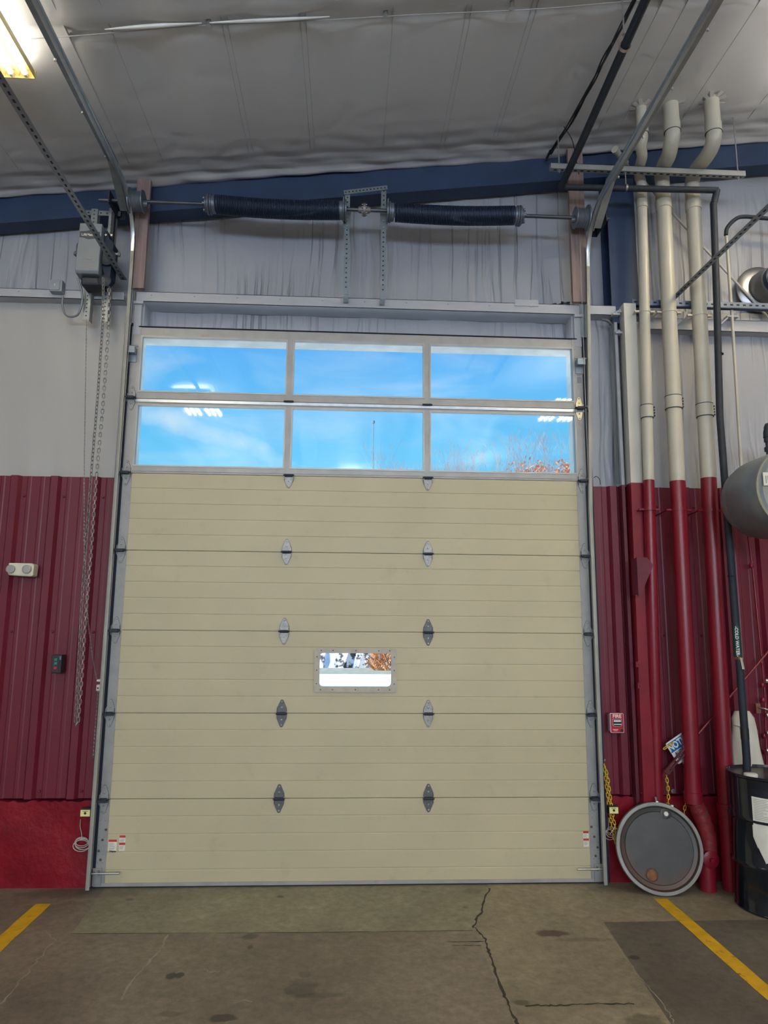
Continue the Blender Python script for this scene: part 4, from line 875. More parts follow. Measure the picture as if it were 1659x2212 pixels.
# ------------------------------------------------------------------ drum, lid, sack
dc = V((2.935, -.48, 0)); R_ = .292
dm = thing('oil_drum', dc, 'black steel oil drum with papers taped on its side', 'drum')
pr = [(R_-.02, .0), (R_, .004), (R_+.003, .012), (R_-.003, .02), (R_-.004, .28), (R_+.003, .292), (R_+.010, .30), (R_+.003, .308), (R_-.004, .32), (R_-.004, .575), (R_+.003, .588), (R_+.010, .596), (R_+.003, .604), (R_-.004, .616), (R_-.003, .862), (R_+.004, .868), (R_+.004, .880), (R_-.006, .884), (R_-.010, .868)]
MB().rev(pr, dc, Z_, 64, cap=False).rev([(R_-.02, .004), (.02, .004)], dc, Z_, 48, cap=False).build('shell', DRUM, dm, smooth=40)
MB().rev([(R_-.010, .868), (R_-.03, .862), (.02, .862), (.001, .862)], dc, Z_, 64, cap=False).build('top', mat('drum_top', (.05, .052, .055), .3, .2, .3, 6), dm, smooth=40)
w = dc+V((-.19, -.06, .862)); MB().rev([(.044, 0), (.046, .012), (.044, .024), (.038, .027)], w, Z_, 24).build('plastic_cap', LABELW, dm, smooth=40, label='white plastic cap on the drum top')
MB().rev([(.028, 0), (.028, .012)], dc+V((.16, .12, .862)), Z_, 16).build('bung', STEEL, dm)
def wrap(polys, mt, nm, extra=0, lab=None):     # polygon strips in (angle, z) laid on the shell
    b = MB()
    for (a0, a1, z0, z1, m_, zz0, zz1) in polys:
        b.mat(m_); n = 8; P = []
        for i in range(n+1):
            t = i/n; a = math.radians(lerp(a0, a1, t)); rr = R_+.003+m_*.0007+extra; lo = lerp(z0, zz0, t); hi = lerp(z1, zz1, t)
            P += [dc+V((rr*sin(a), -rr*cos(a), lo)), dc+V((rr*sin(a), -rr*cos(a), hi))]
        b.add(P, [(2*i, 2*i+2, 2*i+3, 2*i+1) for i in range(n)])
    return b.build(nm, mt, dm, label=lab)
A0 = -58
pl = [(A0, A0+30, .57, .76, 0, .57, .755)]
for i in range(13):
    z = .745-i*.0105; pl.append((A0+2, A0+2+random.uniform(10, 26), z-.0025, z, 1, z-.0025, z))
for i in range(14): pl.append((A0+3+i*1.2, A0+3.6+i*1.2, .585, .605, 2, .585, .605))
wrap(pl, [LABELW, INKG, INK], 'shipping_paper', lab='printed white paper with a barcode')
pl = [(A0-1.5, A0+4, .50, .575, 0, .43, .575), (A0+4, A0+12, .44, .575, 0, .35, .575), (A0+12, A0+13, .345, .575, 0, .345, .575), (A0+13, A0+30, .345, .575, 0, .40, .575)]
wrap(pl, [LABELW], 'torn_paper', -.001)

lc = V((2.165, -.20, .305)); tilt = .20
ax = V((-.10, -cos(tilt), sin(tilt)*1.0)).normalized(); r = .302
h = (ax.z**2); lc.z = r*math.sqrt(1-ax.z**2)+.009; w = at(1424, 1832, -.20); lc.x = w.x
dl = thing('drum_lid', (lc.x, -.22, 0), 'round grey rusty drum lid with closing ring leaning on the red wall', 'drum lid')
LID = mat('lid_grey', (.050, .047, .040), .42, .2, .2, 7, .05, 60, spots=(.13, .075, .045, 3.2), spot_amt=.5)
def rustlid():
    nt = LID.node_tree; b_ = [n for n in nt.nodes if n.type == 'BSDF_PRINCIPLED'][0]; old = b_.inputs['Base Color'].links[0].from_socket
    g = nd(nt, 'ShaderNodeNewGeometry'); sb = nd(nt, 'ShaderNodeVectorMath', operation='SUBTRACT'); sb.inputs[1].default_value = (lc.x+.02, lc.y-.01, lc.z+.07); nt.links.new(g.outputs['Position'], sb.inputs[0])
    ln = nd(nt, 'ShaderNodeVectorMath', operation='LENGTH'); nt.links.new(sb.outputs[0], ln.inputs[0])
    no = nd(nt, 'ShaderNodeTexNoise', i_Scale=7., i_Detail=6.); nt.links.new(g.outputs['Position'], no.inputs['Vector'])
    ad = nd(nt, 'ShaderNodeMath', operation='MULTIPLY_ADD'); ad.inputs[1].default_value = .12; nt.links.new(no.outputs['Fac'], ad.inputs[0]); nt.links.new(ln.outputs['Value'], ad.inputs[2])
    mr = nd(nt, 'ShaderNodeMapRange'); mr.inputs[1].default_value = .29; mr.inputs[2].default_value = .36; nt.links.new(ad.outputs[0], mr.inputs[0])
    mx = nd(nt, 'ShaderNodeMix', data_type='RGBA'); nt.links.new(mr.outputs[0], mx.inputs[0]); nt.links.new(old, mx.inputs[6]); mx.inputs[7].default_value = (.085, .045, .032, 1); nt.links.new(mx.outputs[2], b_.inputs['Base Color'])
rustlid()
MB().rev([(r-.012, -.01), (r-.014, .008), (r-.024, .012), (r-.030, .0), (.245, -.004), (.240, .001), (.02, .002), (.001, .002)], lc, ax, 64, cap=False).rev([(r-.012, -.012), (.01, -.012)], lc, ax, 64, cap=False).build('disc', LID, dl, smooth=35)
MB().rev([(r-.016, -.014), (r+.004, -.014), (r+.009, -.004), (r+.009, .006), (r+.004, .014), (r-.018, .014), (r-.018, .010)], lc, ax, 72, cap=False).build('closing_ring', mat('ring_steel', (.21, .195, .17), .4, .5, .2, 10, spots=(.35, .22, .12, 8.), spot_amt=.4), dl, smooth=35)
ux = X_.copy(); ux = (ux-ax*ux.dot(ax)).normalized(); uz = ax.cross(ux); uz = uz if uz.z > 0 else -uz
def onlid(px, py):
    d = ray(px, py); t = (lc-CAM).dot(ax)/d.dot(ax); return CAM+d*t
w = onlid(1438, 1758); b = MB(); b.rev([(.040, 0), (.042, .004), (.030, .006), (.028, .003), (.026, .004)], w, ax, 8); bu = b.build('bung_flange', LID, dl)
MB().rev([(.016, .003), (.016, .012), (.012, .014)], w, ax, 12).build('bung', LABELW, bu, label='white plastic bung')
w = onlid(1408, 1890); b = MB(); b.rev([(.048, 0), (.048, .005), (.040, .006)], w, ax, 8); bu = b.build('bung_flange', mat('rusty_flange', (.07, .035, .02), .6), dl)
MB().rev([(.036, .004), (.036, .010), (.032, .011), (.004, .010)], w, ax, 24).build('bung', mat('rust_orange', (.22, .09, .03), .7, 0, .3, 30), bu, label='rust orange large bung', smooth=40)
q0, q1 = onlid(1420, 1736)+ax*-.0, onlid(1452, 1743); b = MB(); q0 += uz*.012; q1 += uz*.005
b.cyl(q0, q1, .006, 8); b.cyl(q0+ux*-.012, q0+ux*.004, .014, 10).cyl(q1+ux*-.012, q1+ux*.006, .014, 10); b.cyl(q0+V((0, 0, -.01)), q0+V((-.01, 0, .035)), .010, 8); b.build('ring_bolt', STEEL, dl, smooth=40)

# white rolled sack behind the drum
b = MB(); rows = 9; P = []; n = 20
for i in range(rows+1):
    t = i/rows; c_ = at(lerp(1604, 1618, t)-1, lerp(1536, 1665, t), lerp(-.10, -.16, t)); wd_ = lerp(.082, .125, t)*(1 if i else .72); th_ = .045*(1 if i else .5)
    if t > .95: pass
    for j in range(n):
        a = 2*pi*j/n; P.append((c_.x+wd_*cos(a)*(1+.04*sin(3*a+i)), c_.y+th_*sin(a)*(1+.15*sin(5*a+i*.6)), c_.z))
bot = [(p[0]+.03, p[1]-.01, .0) for p in P[-n:]]; P += bot
b.add(P, [(i*n+j, i*n+(j+1) % n, (i+1)*n+(j+1) % n, (i+1)*n+j) for i in range(rows+1) for j in range(n)]+[tuple(range(n)), tuple(range((rows+1)*n, (rows+2)*n))])
sk = thing('rolled_sack', (bot[0][0]-.1, -.16, 0), 'white rolled sack standing behind the black pipe and drum', 'sack'); b.build('sack', SACK, sk, smooth=60)
w0, w1 = at(1584, 1566, -.16), at(1602, 1571, -.165); MB().cyl(w0, w1, .003, 6).build('tie', STEEL, sk)

# ------------------------------------------------------------------ small wall things, right
c = at(1328, 1560, -.0); fy = .0
fa = thing('fire_alarm_pull_station', (c.x, .0, c.z-.08), 'red fire alarm pull box reading FIRE on the siding beside the door', 'fire alarm')
W2, H2 = .052, .072
MB().box(c.x-W2+.004, c.x+W2-.004, -.035, .035, c.z-H2+.004, c.z+H2-.004).build('backbox', REDP, fa, bevel=.004)
b = MB().prism(rrect(c.x-W2, c.x+W2, c.z-H2, c.z+H2, .008), (0, -.048, 0), X_, Z_, Y_, .012); b.build('front_plate', FIREW, fa)
b = MB().prism(rrect(c.x-W2+.003, c.x+W2-.003, c.z-H2+.003, c.z+H2-.003, .007), (0, -.050, 0), X_, Z_, Y_, .004); b.build('red_face', FIRER, fa)
text('FIRE', .036, (c.x, -.0505, c.z+.050), X_, Z_, V((0, -1, 0)), .0005, FIREW, 'lettering', fa, .0009, sx=1.05, label='white letters FIRE')
b = MB(); b.mat(0).prism([(-.036, .030), (.036, .030), (.036, -.018), (.02, -.026), (-.02, -.026), (-.036, -.018)], (c.x, -.0512, c.z), X_, Z_, Y_, .002); b.mat(1).prism([(-.034, .028), (.034, .028), (.034, -.016), (.02, -.024), (-.02, -.024), (-.034, -.016)], (c.x, -.054, c.z), X_, Z_, Y_, .004)
b.mat(0).box(c.x-.030, c.x+.030, -.060, -.054, c.z-.012, c.z-.006).box(c.x-.028, c.x+.028, -.0585, -.054, c.z+.010, c.z+.022); b.build('pull_handle', [FIREW, CABLE], fa)
MB().cyl((c.x+.032, -.050, c.z-.055), (c.x+.032, -.055, c.z-.055), .011, 14).build('key_lock', CABLE, fa)
b = MB().box(c.x-.036, c.x+.006, -.0508, -.05, c.z-.050, c.z-.046).box(c.x-.03, c.x+.0, -.0508, -.05, c.z-.058, c.z-.055); b.build('small_print', FIREW, fa)

sg = at(1462, 1628, -.085); ca, sa = cos(math.radians(32)), sin(math.radians(32)); su, sw = V((ca, 0, sa)), V((-sa, 0, ca))
SP = at(1436, 1610, -.085)     # left corner region; the sign runs on behind the pipe
sgn = thing('notice_sign', sg, 'tilted blue and white NOTICE sign hung on a yellow chain behind the pipes', 'sign')
O2 = at(1437, 1607, -.095)
b = MB(); Wd, Hd = .206, .176
b.prism(rrect(0, Wd, -Hd, .0, .012), O2, su, sw, Y_, .003); b.build('panel', SIGNW, sgn)
b = MB().prism([(.004, -.012), (Wd-.004, -.012), (Wd-.004, -.082), (.004, -.082)], O2+V((0, -.001, 0)), su, sw, Y_, .001); b.build('blue_band', BLUES, sgn)
text('NOTICE', .070, O2+su*(.099)+sw*(-.047)+V((0, -.0018, 0)), su, sw, V((0, -1, 0)), .0004, SIGNW, 'lettering', sgn, .0022, sx=.76, label='white letters NOTICE on blue')
text('AUTHORIZED', .030, O2+su*(.112)+sw*(-.103)+V((0, -.0012, 0)), su, sw, V((0, -1, 0)), .0003, INK, 'lettering', sgn, .001, sx=.95)
text('PERSONNEL', .034, O2+su*(.112)+sw*(-.138)+V((0, -.0012, 0)), su, sw, V((0, -1, 0)), .0003, INK, 'lettering', sgn, .001, sx=.95)
b = MB()
b.box(0, .05, 0, .001, 0, .003) if 0 else b.prism([(.15, -.162), (.2, -.162), (.2, -.166), (.15, -.166)], O2+V((0, -.001, 0)), su, sw, Y_, .001); b.build('small_print', INK, sgn)
w = at(1294+620/7.9+80, 1709, .05) if 0 else at(1454, 1709, .05); b = MB().rev([(.018, 0), (.017, -.005), (.007, -.006), (.006, -.014)], w, Y_, 16); tag(b.build('washer_bolt', STEEL), 'round washer and bolt on the red siding between two chains', 'bolt')

def chain(nm, pts, pitch, wl_, rr, mt, lab, cat, seg=8, thick=4, group=None):
    """links along a polyline; alternate links are turned by a quarter"""
    P = [V(p) for p in pts]; b = MB(); acc = []; 
    for i in range(len(P)-1):
        L = (P[i+1]-P[i]).length; acc.append(L)
    tot = sum(acc); n = int(tot/pitch)
    def pos(s):
        for i, L in enumerate(acc):
            if s <= L: return P[i].lerp(P[i+1], s/L), (P[i+1]-P[i]).normalized()
            s -= L
        return P[-1], (P[-1]-P[-2]).normalized()
    for k in range(n):
        c, t = pos((k+.5)*pitch); a = V((0, -1, 0)); s0 = t.cross(a).normalized(); s1 = t.cross(s0).normalized(); ang = .45 if k % 2 else 2.0
        s = s0*cos(ang)+s1*sin(ang); hl = pitch*.5+rr*1.1; pts_ = []
        for j in range(seg):
            th = 2*pi*j/seg; pts_.append(c+t*(cos(th)*(hl-wl_/2) if 0 else 0)+t*((hl-wl_)*(1 if cos(th) > 0 else -1)+wl_*cos(th))+s*wl_*sin(th))
        b.tube(pts_, rr, thick, closed=True)
    o = b.build(nm, mt, smooth=60); tag(o, lab, cat, group); return o
YC = -.36
chain('hoist_chain', [at(*p, YC) for p in ((223, 600), (222, 700), (210, 870), (199, 1000), (186, 1170), (176, 1310), (166, 1500), (163, 1558))]+[at(165, 1564, YC)]+[at(*p, YC) for p in ((169, 1556), (174, 1500), (184, 1340), (196, 1200), (209, 1020), (222, 880), (235, 700), (236, 620))], .030, .0095, .0032, mat('chain_grey', (.30, .30, .30), .4, .6), 'long loop of steel chain hanging from the door opener', 'chain', 10, 5)
chain('pull_chain', [at(*p, -.38) for p in ((187, 690), (182, 1000), (182, 1180))]+[at(190, 1340, -.3), at(200, 1420, -.2), at(209, 1468, -.10)], .014, .0035, .0016, mat('fine_chain_grey', (.28, .28, .28), .45, .5), 'fine pull chain hanging left of the hoist chain, drawn to the wall', 'chain', 6, 3)
chain('pull_chain', [at(*p, -.05) for p in ((212, 1492), (209, 1530), (205, 1580), (201, 1640))], .014, .0035, .0016, MATS['fine_chain_grey'], 'short end of fine chain hanging below the white wall cleat', 'chain', 6, 3)
w = at(213, 1476, -.03); cl = thing('chain_cleat', (w.x, -.02, w.z-.05), 'white chain keeper fixed at the left door jamb', 'cleat')
b = MB().prism(rrect(w.x-.014, w.x+.012, w.z-.055, w.z-.010, .005), (0, -.03, 0), X_, Z_, Y_, .08).prism(rrect(w.x-.016, w.x+.014, w.z+.012, w.z+.028, .006), (0, -.03, 0), X_, Z_, Y_, .08); b.build('plate', LABELW, cl)
MB().cyl((w.x-.002, -.034, w.z-.035), (w.x-.002, -.028, w.z-.035), .006, 10).build('slot', DARK, cl)

ych = [at(*p, -.06) for p in ((1305, 1650), (1309, 1690), (1315, 1740), (1322, 1790), (1330, 1830))]
chain('yellow_barrier_chain', ych, .030, .0085, .0030, YCH, 'yellow plastic chain hanging in strands beside the right door jamb, left strand', 'chain', 10, 4, 'yellow barrier chains')
chain('yellow_barrier_chain', [at(*p, -.075) for p in ((1307, 1655), (1313, 1680), (1318, 1720), (1325, 1770), (1333, 1800))], .030, .0085, .0030, YCH, 'yellow plastic chain beside the right door jamb, right strand', 'chain', 10, 4, 'yellow barrier chains')
chain('yellow_barrier_chain', [at(*p, -.05) for p in ((1439, 1672), (1443, 1700), (1444, 1725), (1440, 1760))], .030, .0085, .0030, YCH, 'yellow chain hanging under the left of the notice sign, behind the lid top', 'chain', 10, 4, 'yellow barrier chains')
chain('yellow_barrier_chain', [at(*p, -.05) for p in ((1483, 1678), (1483, 1705), (1480, 1740), (1475, 1775))], .030, .0085, .0030, YCH, 'yellow chain close by the thick middle red pipe, above the lid edge', 'chain', 10, 4, 'yellow barrier chains')
chain('yellow_barrier_chain', [at(*p, -.12) for p in ((1434, 1618), (1442, 1612), (1452, 1606), (1462, 1602))], .030, .0085, .0030, YCH, 'short yellow chain piece along the top edge of the notice sign', 'chain', 10, 4, 'yellow barrier chains')
w = at(1305, 1648, -.06); b = MB().tube(curve([(w.x, .05, w.z+.01), (w.x, -.06, w.z+.012), (w.x+.004, -.07, w.z+.03)], 4), .004, 8).rev([(.012, 0), (.010, -.004)], (w.x, .045, w.z+.01), Y_, 10); tag(b.build('chain_hook', STEEL), 'small steel hook holding the yellow chain by the right jamb', 'hook')

def photo_eye(px, py, side):
    c = at(px, py, -.10); s = -1 if side == 'left' else 1
    t = thing('photo_eye', (c.x, -.10, c.z), 'yellow labelled door safety sensor on a bracket by the %s track' % side, 'sensor', 'safety sensors at both door jambs')
    MB().box(c.x-.036, c.x+.036, -.098, -.05, c.z-.030, c.z+.028).build('housing', CABLE, t, bevel=.003)
    b = MB(); b.mat(0).box(c.x-.033, c.x+.033, -.101, -.098, c.z-.024, c.z+.020); b.mat(1).cyl((c.x, -.101, c.z-.002), (c.x, -.103, c.z-.002), .009, 12)
    b.mat(1).box(c.x-.018, c.x+.018, -.1016, -.101, c.z+.010, c.z+.013)
    b.build('front_label', [LABELY, INK], t, label='yellow printed front label')
    xj = -1.895 if side == 'left' else 1.88
    b = MB().box(min(c.x, xj), max(c.x, xj), -.056, -.050, c.z-.028, c.z+.030).box(xj-.004, xj+.004, -.056, .02, c.z-.04, c.z+.05); b.build('bracket', DARK, t)
    return t, c
t, c = photo_eye(184, 1756, 'left')
b = MB(); wr = [at(*p, .0) for p in ((174, 1770), (173, 1785), (176, 1800), (177, 1815))]; b.tube(curve(wr, 5), .0028, 6)
for k in range(4):
    q = at(177+random.uniform(-2, 2), 1818+k*3, -.01-.004*k); b.tube([(q.x+(.045+.004*k)*cos(a), q.y, q.z+(.030+.003*k)*sin(a)) for a in [2*pi*i/20 for i in range(20)]], .0028, 5, closed=True)
tag(b.build('coiled_wire', CABLEW, smooth=60), 'coil of thin pale wire below the left door sensor', 'wire')
t, c = photo_eye(1326, 1750, 'right')
b = MB(); wr = [at(*p, -.03) for p in ((1314, 1766), (1315, 1782), (1312, 1796), (1318, 1800))]; b.tube(curve(wr, 5), .0028, 6)
for k in range(3):
    q = at(1319+random.uniform(-2, 2), 1795+k*4, -.02-.004*k); b.tube([(q.x+(.035+.004*k)*cos(a), q.y, q.z+(.030+.003*k)*sin(a)) for a in [2*pi*i/20 for i in range(20)]], .0028, 5, closed=True)
b.tube(curve([at(1318, 1802, -.08), at(1328, 1785, -.1), at(1322, 1775, -.05)], 4), .0028, 6)
tag(b.build('coiled_wire', CABLEW, smooth=60), 'tangle of thin wire below the right door sensor by the drum lid', 'wire')

# cables beside the column, right of the track
b = MB()
for k, (p0, p1, p2) in enumerate((((1317, 700), (1325, 760), (1330, 860)), ((1322, 700), (1328, 780), (1333, 900)), ((1319, 705), (1330, 820), (1336, 960)))):
    b.tube(curve([at(*p0, .0), at(*p1, .0), at(*p2, .01), at(1333+k*3, 1046, .02)], 6), .0035, 6)
b.tube(curve([at(1300, 690, -.02), at(1312, 693, -.03), at(1320, 700, -.01)], 4), .012, 8)
tag(b.build('wall_wires', mat('wire_slate', (.10, .11, .12), .5)), 'thin dark wires running down left of the white column', 'wires')
b = MB().tube(curve([at(1283, 1032, .05), at(1288, 1029, .03), at(1295, 1035, .03), at(1297, 1047, .03)], 5), .003, 6); tag(b.build('wire_loop', CABLE), 'small wire loop at the top of the right siding by the track', 'wire')

# ------------------------------------------------------------------ left: opener, boxes
om = thing('opener_mount', (-2.05, -.12, 4.16), 'punched steel frame of uprights and a crossbar carrying the door opener', 'bracket')
def upr(pxt, pxb, Y, dark=False, w=.05):
    A_, B_ = at(*pxt, Y), at(*pxb, Y); x = (A_.x+B_.x)/2; b = MB(); perf_bar(b, (x, Y, A_.z), (x, Y, B_.z), w, .004, (0, -1, 0), (.005, .005), .034)
    b.mat(2).box(x+w/2-.002, x+w/2+.002, Y, Y+.06, B_.z, A_.z); b.build('upright', [GALV, HOLE, GALVP], om)
    return x
upr((206, 450), (184, 694), -.14); upr((243, 448), (226, 697), -.14)
A_, B_ = at(185, 458, -.12), at(262, 455, -.12); B_.z = A_.z; b = MB(); perf_bar(b, A_, B_, .042, .004, (0, -1, 0), (.006, .006), .05); b.build('crossbar', [GALV, HOLE], om)
A_, B_ = at(188, 613, -.16), at(222, 613, -.16); MB().bar(A_, B_, .03, .012).build('lower_tie', GALVB, om)
op = thing('door_opener', (-2.14, -.2, 4.5), 'grey commercial door opener motor box hung left of the door', 'door opener')
x0, x1, z0, z1 = at(160, 590, -.36).x, at(213, 590, -.36).x, at(190, 590, -.36).z, at(190, 481, -.36).z
b = MB(); b.add([(x0, -.36, z0+.02), (x1, -.36, z0+.02), (x1, -.36, z1), (x0+.01, -.36, z1), (x0, -.16, z0), (x1, -.16, z0), (x1, -.16, z1), (x0+.01, -.16, z1), (x0+.005, -.345, z0-.0), (x1-.005, -.345, z0-.0)],
    [(0, 1, 2, 3), (4, 5, 6, 7), (3, 2, 6, 7), (1, 5, 6, 2), (0, 3, 7, 4), (0, 1, 9, 8), (8, 9, 5, 4), (0, 8, 4), (1, 5, 9)])
cov = b.build('cover', OPEN, op, bevel=.006)
xm = (x0+x1)/2; zl = z1-.10
MB().prism([(-.070, .028), (-.03, .030), (0, .038), (.04, .030), (.085, .028), (.085, -.025), (.04, -.032), (.0, -.038), (-.04, -.025), (-.070, -.022)], (xm-.005, -.3615, zl), X_, Z_, Y_, .0015).build('logo_plate', mat('logo_navy', (.02, .035, .06), .4), cov)
text('LiftMaster', .030, (xm, -.3622, zl), X_, Z_, V((0, -1, 0)), .0004, LABELW, 'lettering', cov, .0004)
text('WARNING', .018, (xm, -.3608, z0+.115), X_, Z_, V((0, -1, 0)), .0004, INKG, 'lettering', cov, .0005)
b = MB()
for i in range(5): b.box(xm-.05-.01*(i > 2), xm+.05+.01*(i > 2), -.3606, -.36, z0+.096-i*.013, z0+.100-i*.013)
b.box(xm-.0, xm+.07, -.3606, -.36, z0+.20, z0+.203); b.build('small_print', INKG, cov)
MB().box(x0+.03, x1-.005, -.31, -.17, z0-.075, z0+.0).build('motor_housing', DARK, op, bevel=.018)
MB().cyl((x0-.055, -.26, (z0+z1)/2), (x0+.01, -.26, (z0+z1)/2), .014, 12).rev([(.022, 0), (.024, .02)], (x0-.045, -.26, (z0+z1)/2), X_, 10).rev([(.075, .0), (.07, -.025), (.04, -.03)], (x0, -.24, (z0+z1)/2+.03), X_, 24).build('output_shaft', mat('shaft_blue_grey', (.16, .18, .21), .4, .5), op, smooth=40)
GBX = x1
gb = MB(); gb.prism([(.0, .16), (.02, .19), (.04, .12), (.065, .10), (.078, .08), (.07, -.20), (.04, -.24), (.0, -.12)], (GBX, -.30, (z0+z1)/2), X_, Z_, Y_, .12)
gb.build('gear_case', mat('gearcase_navy', (.014, .024, .045), .6, spec=.3), op)
MB().rev([(.03, 0), (.065, .004), (.07, .008), (.065, .012), (.03, .016)], (GBX+.04, -.31, z0+.16), (0, -1, 0), 28).build('chain_wheel', DARK, op, smooth=40)
MB().rev([(.02, 0), (.045, .004), (.05, .008), (.045, .012)], (GBX+.045, -.33, z0-.05), (0, -1, 0), 22).build('chain_guide', DARK, op, smooth=40)
MB().cyl((GBX+.06, -.24, (z0+z1)/2+.02), (GBX+.115, -.24, (z0+z1)/2+.02), .012, 10).rev([(.022, 0), (.022, .012)], (GBX+.10, -.24, (z0+z1)/2+.02), X_, 6).build('axle_end', STEEL, op)
w = at(230, 508, -.3); MB().rev([(.010, 0), (.009, -.01)], w, Y_, 8).rev([(.010, 0), (.009, -.01)], w+V((.045, 0, 0)), Y_, 8).parts('bolt', STEEL, op)
cap = at(244, 470, -.2); MB().box(cap.x-.010, cap.x+.014, -.2, -.16, 4.75, 5.16).build('drive_chain_guard', DARK, op)

op.location += V((-.036, .09, .050)); om.location += V((-.028, .07, .038))
c = at(125, 623, -.03); jb = thing('junction_box', (c.x, 0, c.z-.06), 'grey electrical box with a flexible conduit on the left girt', 'electrical box')
MB().box(c.x-.050, c.x+.050, -.075, -.006, c.z-.045, c.z+.055).build('box', mat('box_grey', (.30, .33, .36), .5), jb, bevel=.006)
MB().prism(rrect(c.x-.044, c.x+.034, c.z-.036, c.z+.048, .012), (0, -.081, 0), X_, Z_, Y_, .008).build('lid', MATS['box_grey'], jb)
MB().box(c.x-.008, c.x-.003, -.0825, -.08, c.z-.002, c.z+.018).build('mark', LABELW, jb)
MB().tube(curve([at(136, 640, -.05), at(135, 660, -.05), at(142, 680, -.06), at(158, 684, -.08), at(171, 675, -.10), at(178, 640, -.12), at(168, 600, -.15)], 7), .0085, 10).build('flexible_conduit', mat('conduit_grey', (.24, .26, .28), .45, .3), jb, smooth=60)

c = at(46, 1231, -.05); el = thing('emergency_light', (c.x, 0, c.z-.05), 'cream emergency light with two round lamps on the left red siding', 'emergency light')
b = MB().prism([(-.095, .052), (.080, .050), (.095, .040), (.092, -.045), (.07, -.050), (0, -.047), (-.085, -.042), (-.095, -.03)], (c.x, -.06, c.z), X_, Z_, Y_, .085); b.build('housing', BEIGE, el, bevel=.008)
for dx in (-.072, .048):
    h_ = MB().rev([(.026, .010), (.032, -.004), (.032, -.016), (.028, -.019)], (c.x+dx, -.060, c.z+.004), Y_, 26, cap=False).rev([(.032, .0), (.030, .002)], (c.x+dx, -.060, c.z+.004), Y_, 26).build('lamp_head', mat('lamp_ring', (.45, .43, .36), .4), el, smooth=40)
    MB().rev([(.029, -.016), (.02, -.010), (.008, -.004), (.006, -.014), (.002, -.016)], (c.x+dx, -.060, c.z+.004), Y_, 24).build('lens', LENS, h_, smooth=60)

c = at(124, 1434, -.03); pb = thing('push_button_station', (c.x, 0, c.z-.08), 'black three-button door control on the left red siding', 'control station')
MB().box(c.x-.036, c.x+.036, -.05, .03, c.z-.066, c.z+.066).build('box', CABLE, pb, bevel=.003)
MB().box(c.x-.030, c.x+.018, -.053, -.05, c.z-.060, c.z+.060).build('face_plate', mat('plate_black', (.03, .032, .036), .4), pb)
for dz, mt_, nm in ((.032, GREEN, 'open_button'), (.004, GREEN, 'close_button'), (-.030, REDB, 'stop_button')):
    o = MB().box(c.x-.014, c.x+.008, -.060, -.053, c.z+dz-.010, c.z+dz+.010).build(nm, mt_, pb, bevel=.002)
MB().box(c.x+.020, c.x+.032, -.0515, -.05, c.z+.03, c.z+.058).build('info_sticker', mat('sticker_blue_grey', (.15, .2, .3), .5), pb)

# ------------------------------------------------------------------ light fixtures
TUBE_DIM = mat('fluorescent_tube_aged', (.9, .9, .85), .4, emis=(1, .91, .70, 15.0))  # weaker than the other tubes so the nearby opener stays darker
def fixture(x, y, z, lab, full=True):
    t = thing('fluorescent_light', (x, y, z), lab, 'ceiling light', 'fluorescent high bay fixtures')
    Wf, Lf = .30, .61
    b = MB(); n = 4
    prof = [(-Wf, .0), (-Wf, .05)]
    for g in (-1, 1):
        pass
    b.box(x-Wf, x+Wf, y-Lf, y+Lf, z+.055, z+.062)
    tx = [-.255, -.165, -.075, .075, .165, .255]
    b.box(x-.016, x+.016, y-Lf, y+Lf, z+.0, z+.055)
    for q in (-.21, -.12, .12, .21): b.prism([(-.012, .055), (.012, .055), (0, .012)], (x+q, y-Lf, z), X_, Z_, Y_, 2*Lf)
    for s in (-1, 1): b.prism([(s*Wf, .06), (s*(Wf+.012), .0), (s*(Wf+.010), -.001), (s*(Wf-.004), .058)], (x, y-Lf, z), X_, Z_, Y_, 2*Lf)
    for s in (-1, 1): b.box(x-Wf-.012, x+Wf+.012, y+s*Lf-.003, y+s*Lf+.003, z, z+.06)
    b.build('reflector', REFL, t)
    for q in tx:
        MB().cyl((x+q, y-Lf+.02, z+.018), (x+q, y+Lf-.03, z+.018), .017, 12).build('tube', TUBE_DIM if full else TUBE, t, smooth=50)
        for s in (-1, 1): MB().cyl((x+q, y+s*(Lf-.03), z+.018), (x+q, y+s*(Lf-.004), z+.018), .015, 10).build('socket', LABELW, t) if full else None
    for s in (-1, 1): MB().cyl((x, y+s*.4, z+.06), (x, y+s*.4, zc(x)), .003, 6).build('hanger_wire', STEEL, t) if full else None
    for up in (1,):  # upward fill light added above each fixture to brighten the ceiling
        l = bpy.data.lights.new('lamp', 'AREA'); l.shape = 'RECTANGLE'; l.size = .56; l.size_y = 1.15; l.color = (1, .93, .79) if not up else (1, .95, .86)
        l.energy = 34 if full else 92 if y < -3 else 26
        lo = bpy.data.objects.new('lamp', l); col.objects.link(lo); lo.parent = t; lo.location = (0, 0, -.012 if not up else .07)
        if up: lo.rotation_euler = (pi, 0, 0)
    return t
fixture(-2.465, -1.93, 5.38, 'fluorescent light fixture hanging at the upper left corner of the view')
for (x, y, z) in ((-2.52, -5.45, 5.36), (3.45, -5.45, 5.40), (3.75, -1.7, 5.7), (-3.2, -12, 5.2), (0, -12, 5.5), (3.4, -12, 5.6)):  # the three rearmost are unseen, added to even out the light
    fixture(x, y, z, {(-2.52): 'fluorescent fixture behind the viewer on the left', -3.2: 'fluorescent fixture far behind the viewer at the left', 0: 'fluorescent fixture far behind the viewer at the centre', 3.4: 'fluorescent fixture far behind the viewer at the right', 3.45: 'fluorescent fixture behind the viewer on the right', 3.75: 'fluorescent fixture over the grey tank, right of the view', .5: 'fluorescent fixture behind the viewer at the centre', -2.5: 'fluorescent fixture far behind the viewer'}[x], False)
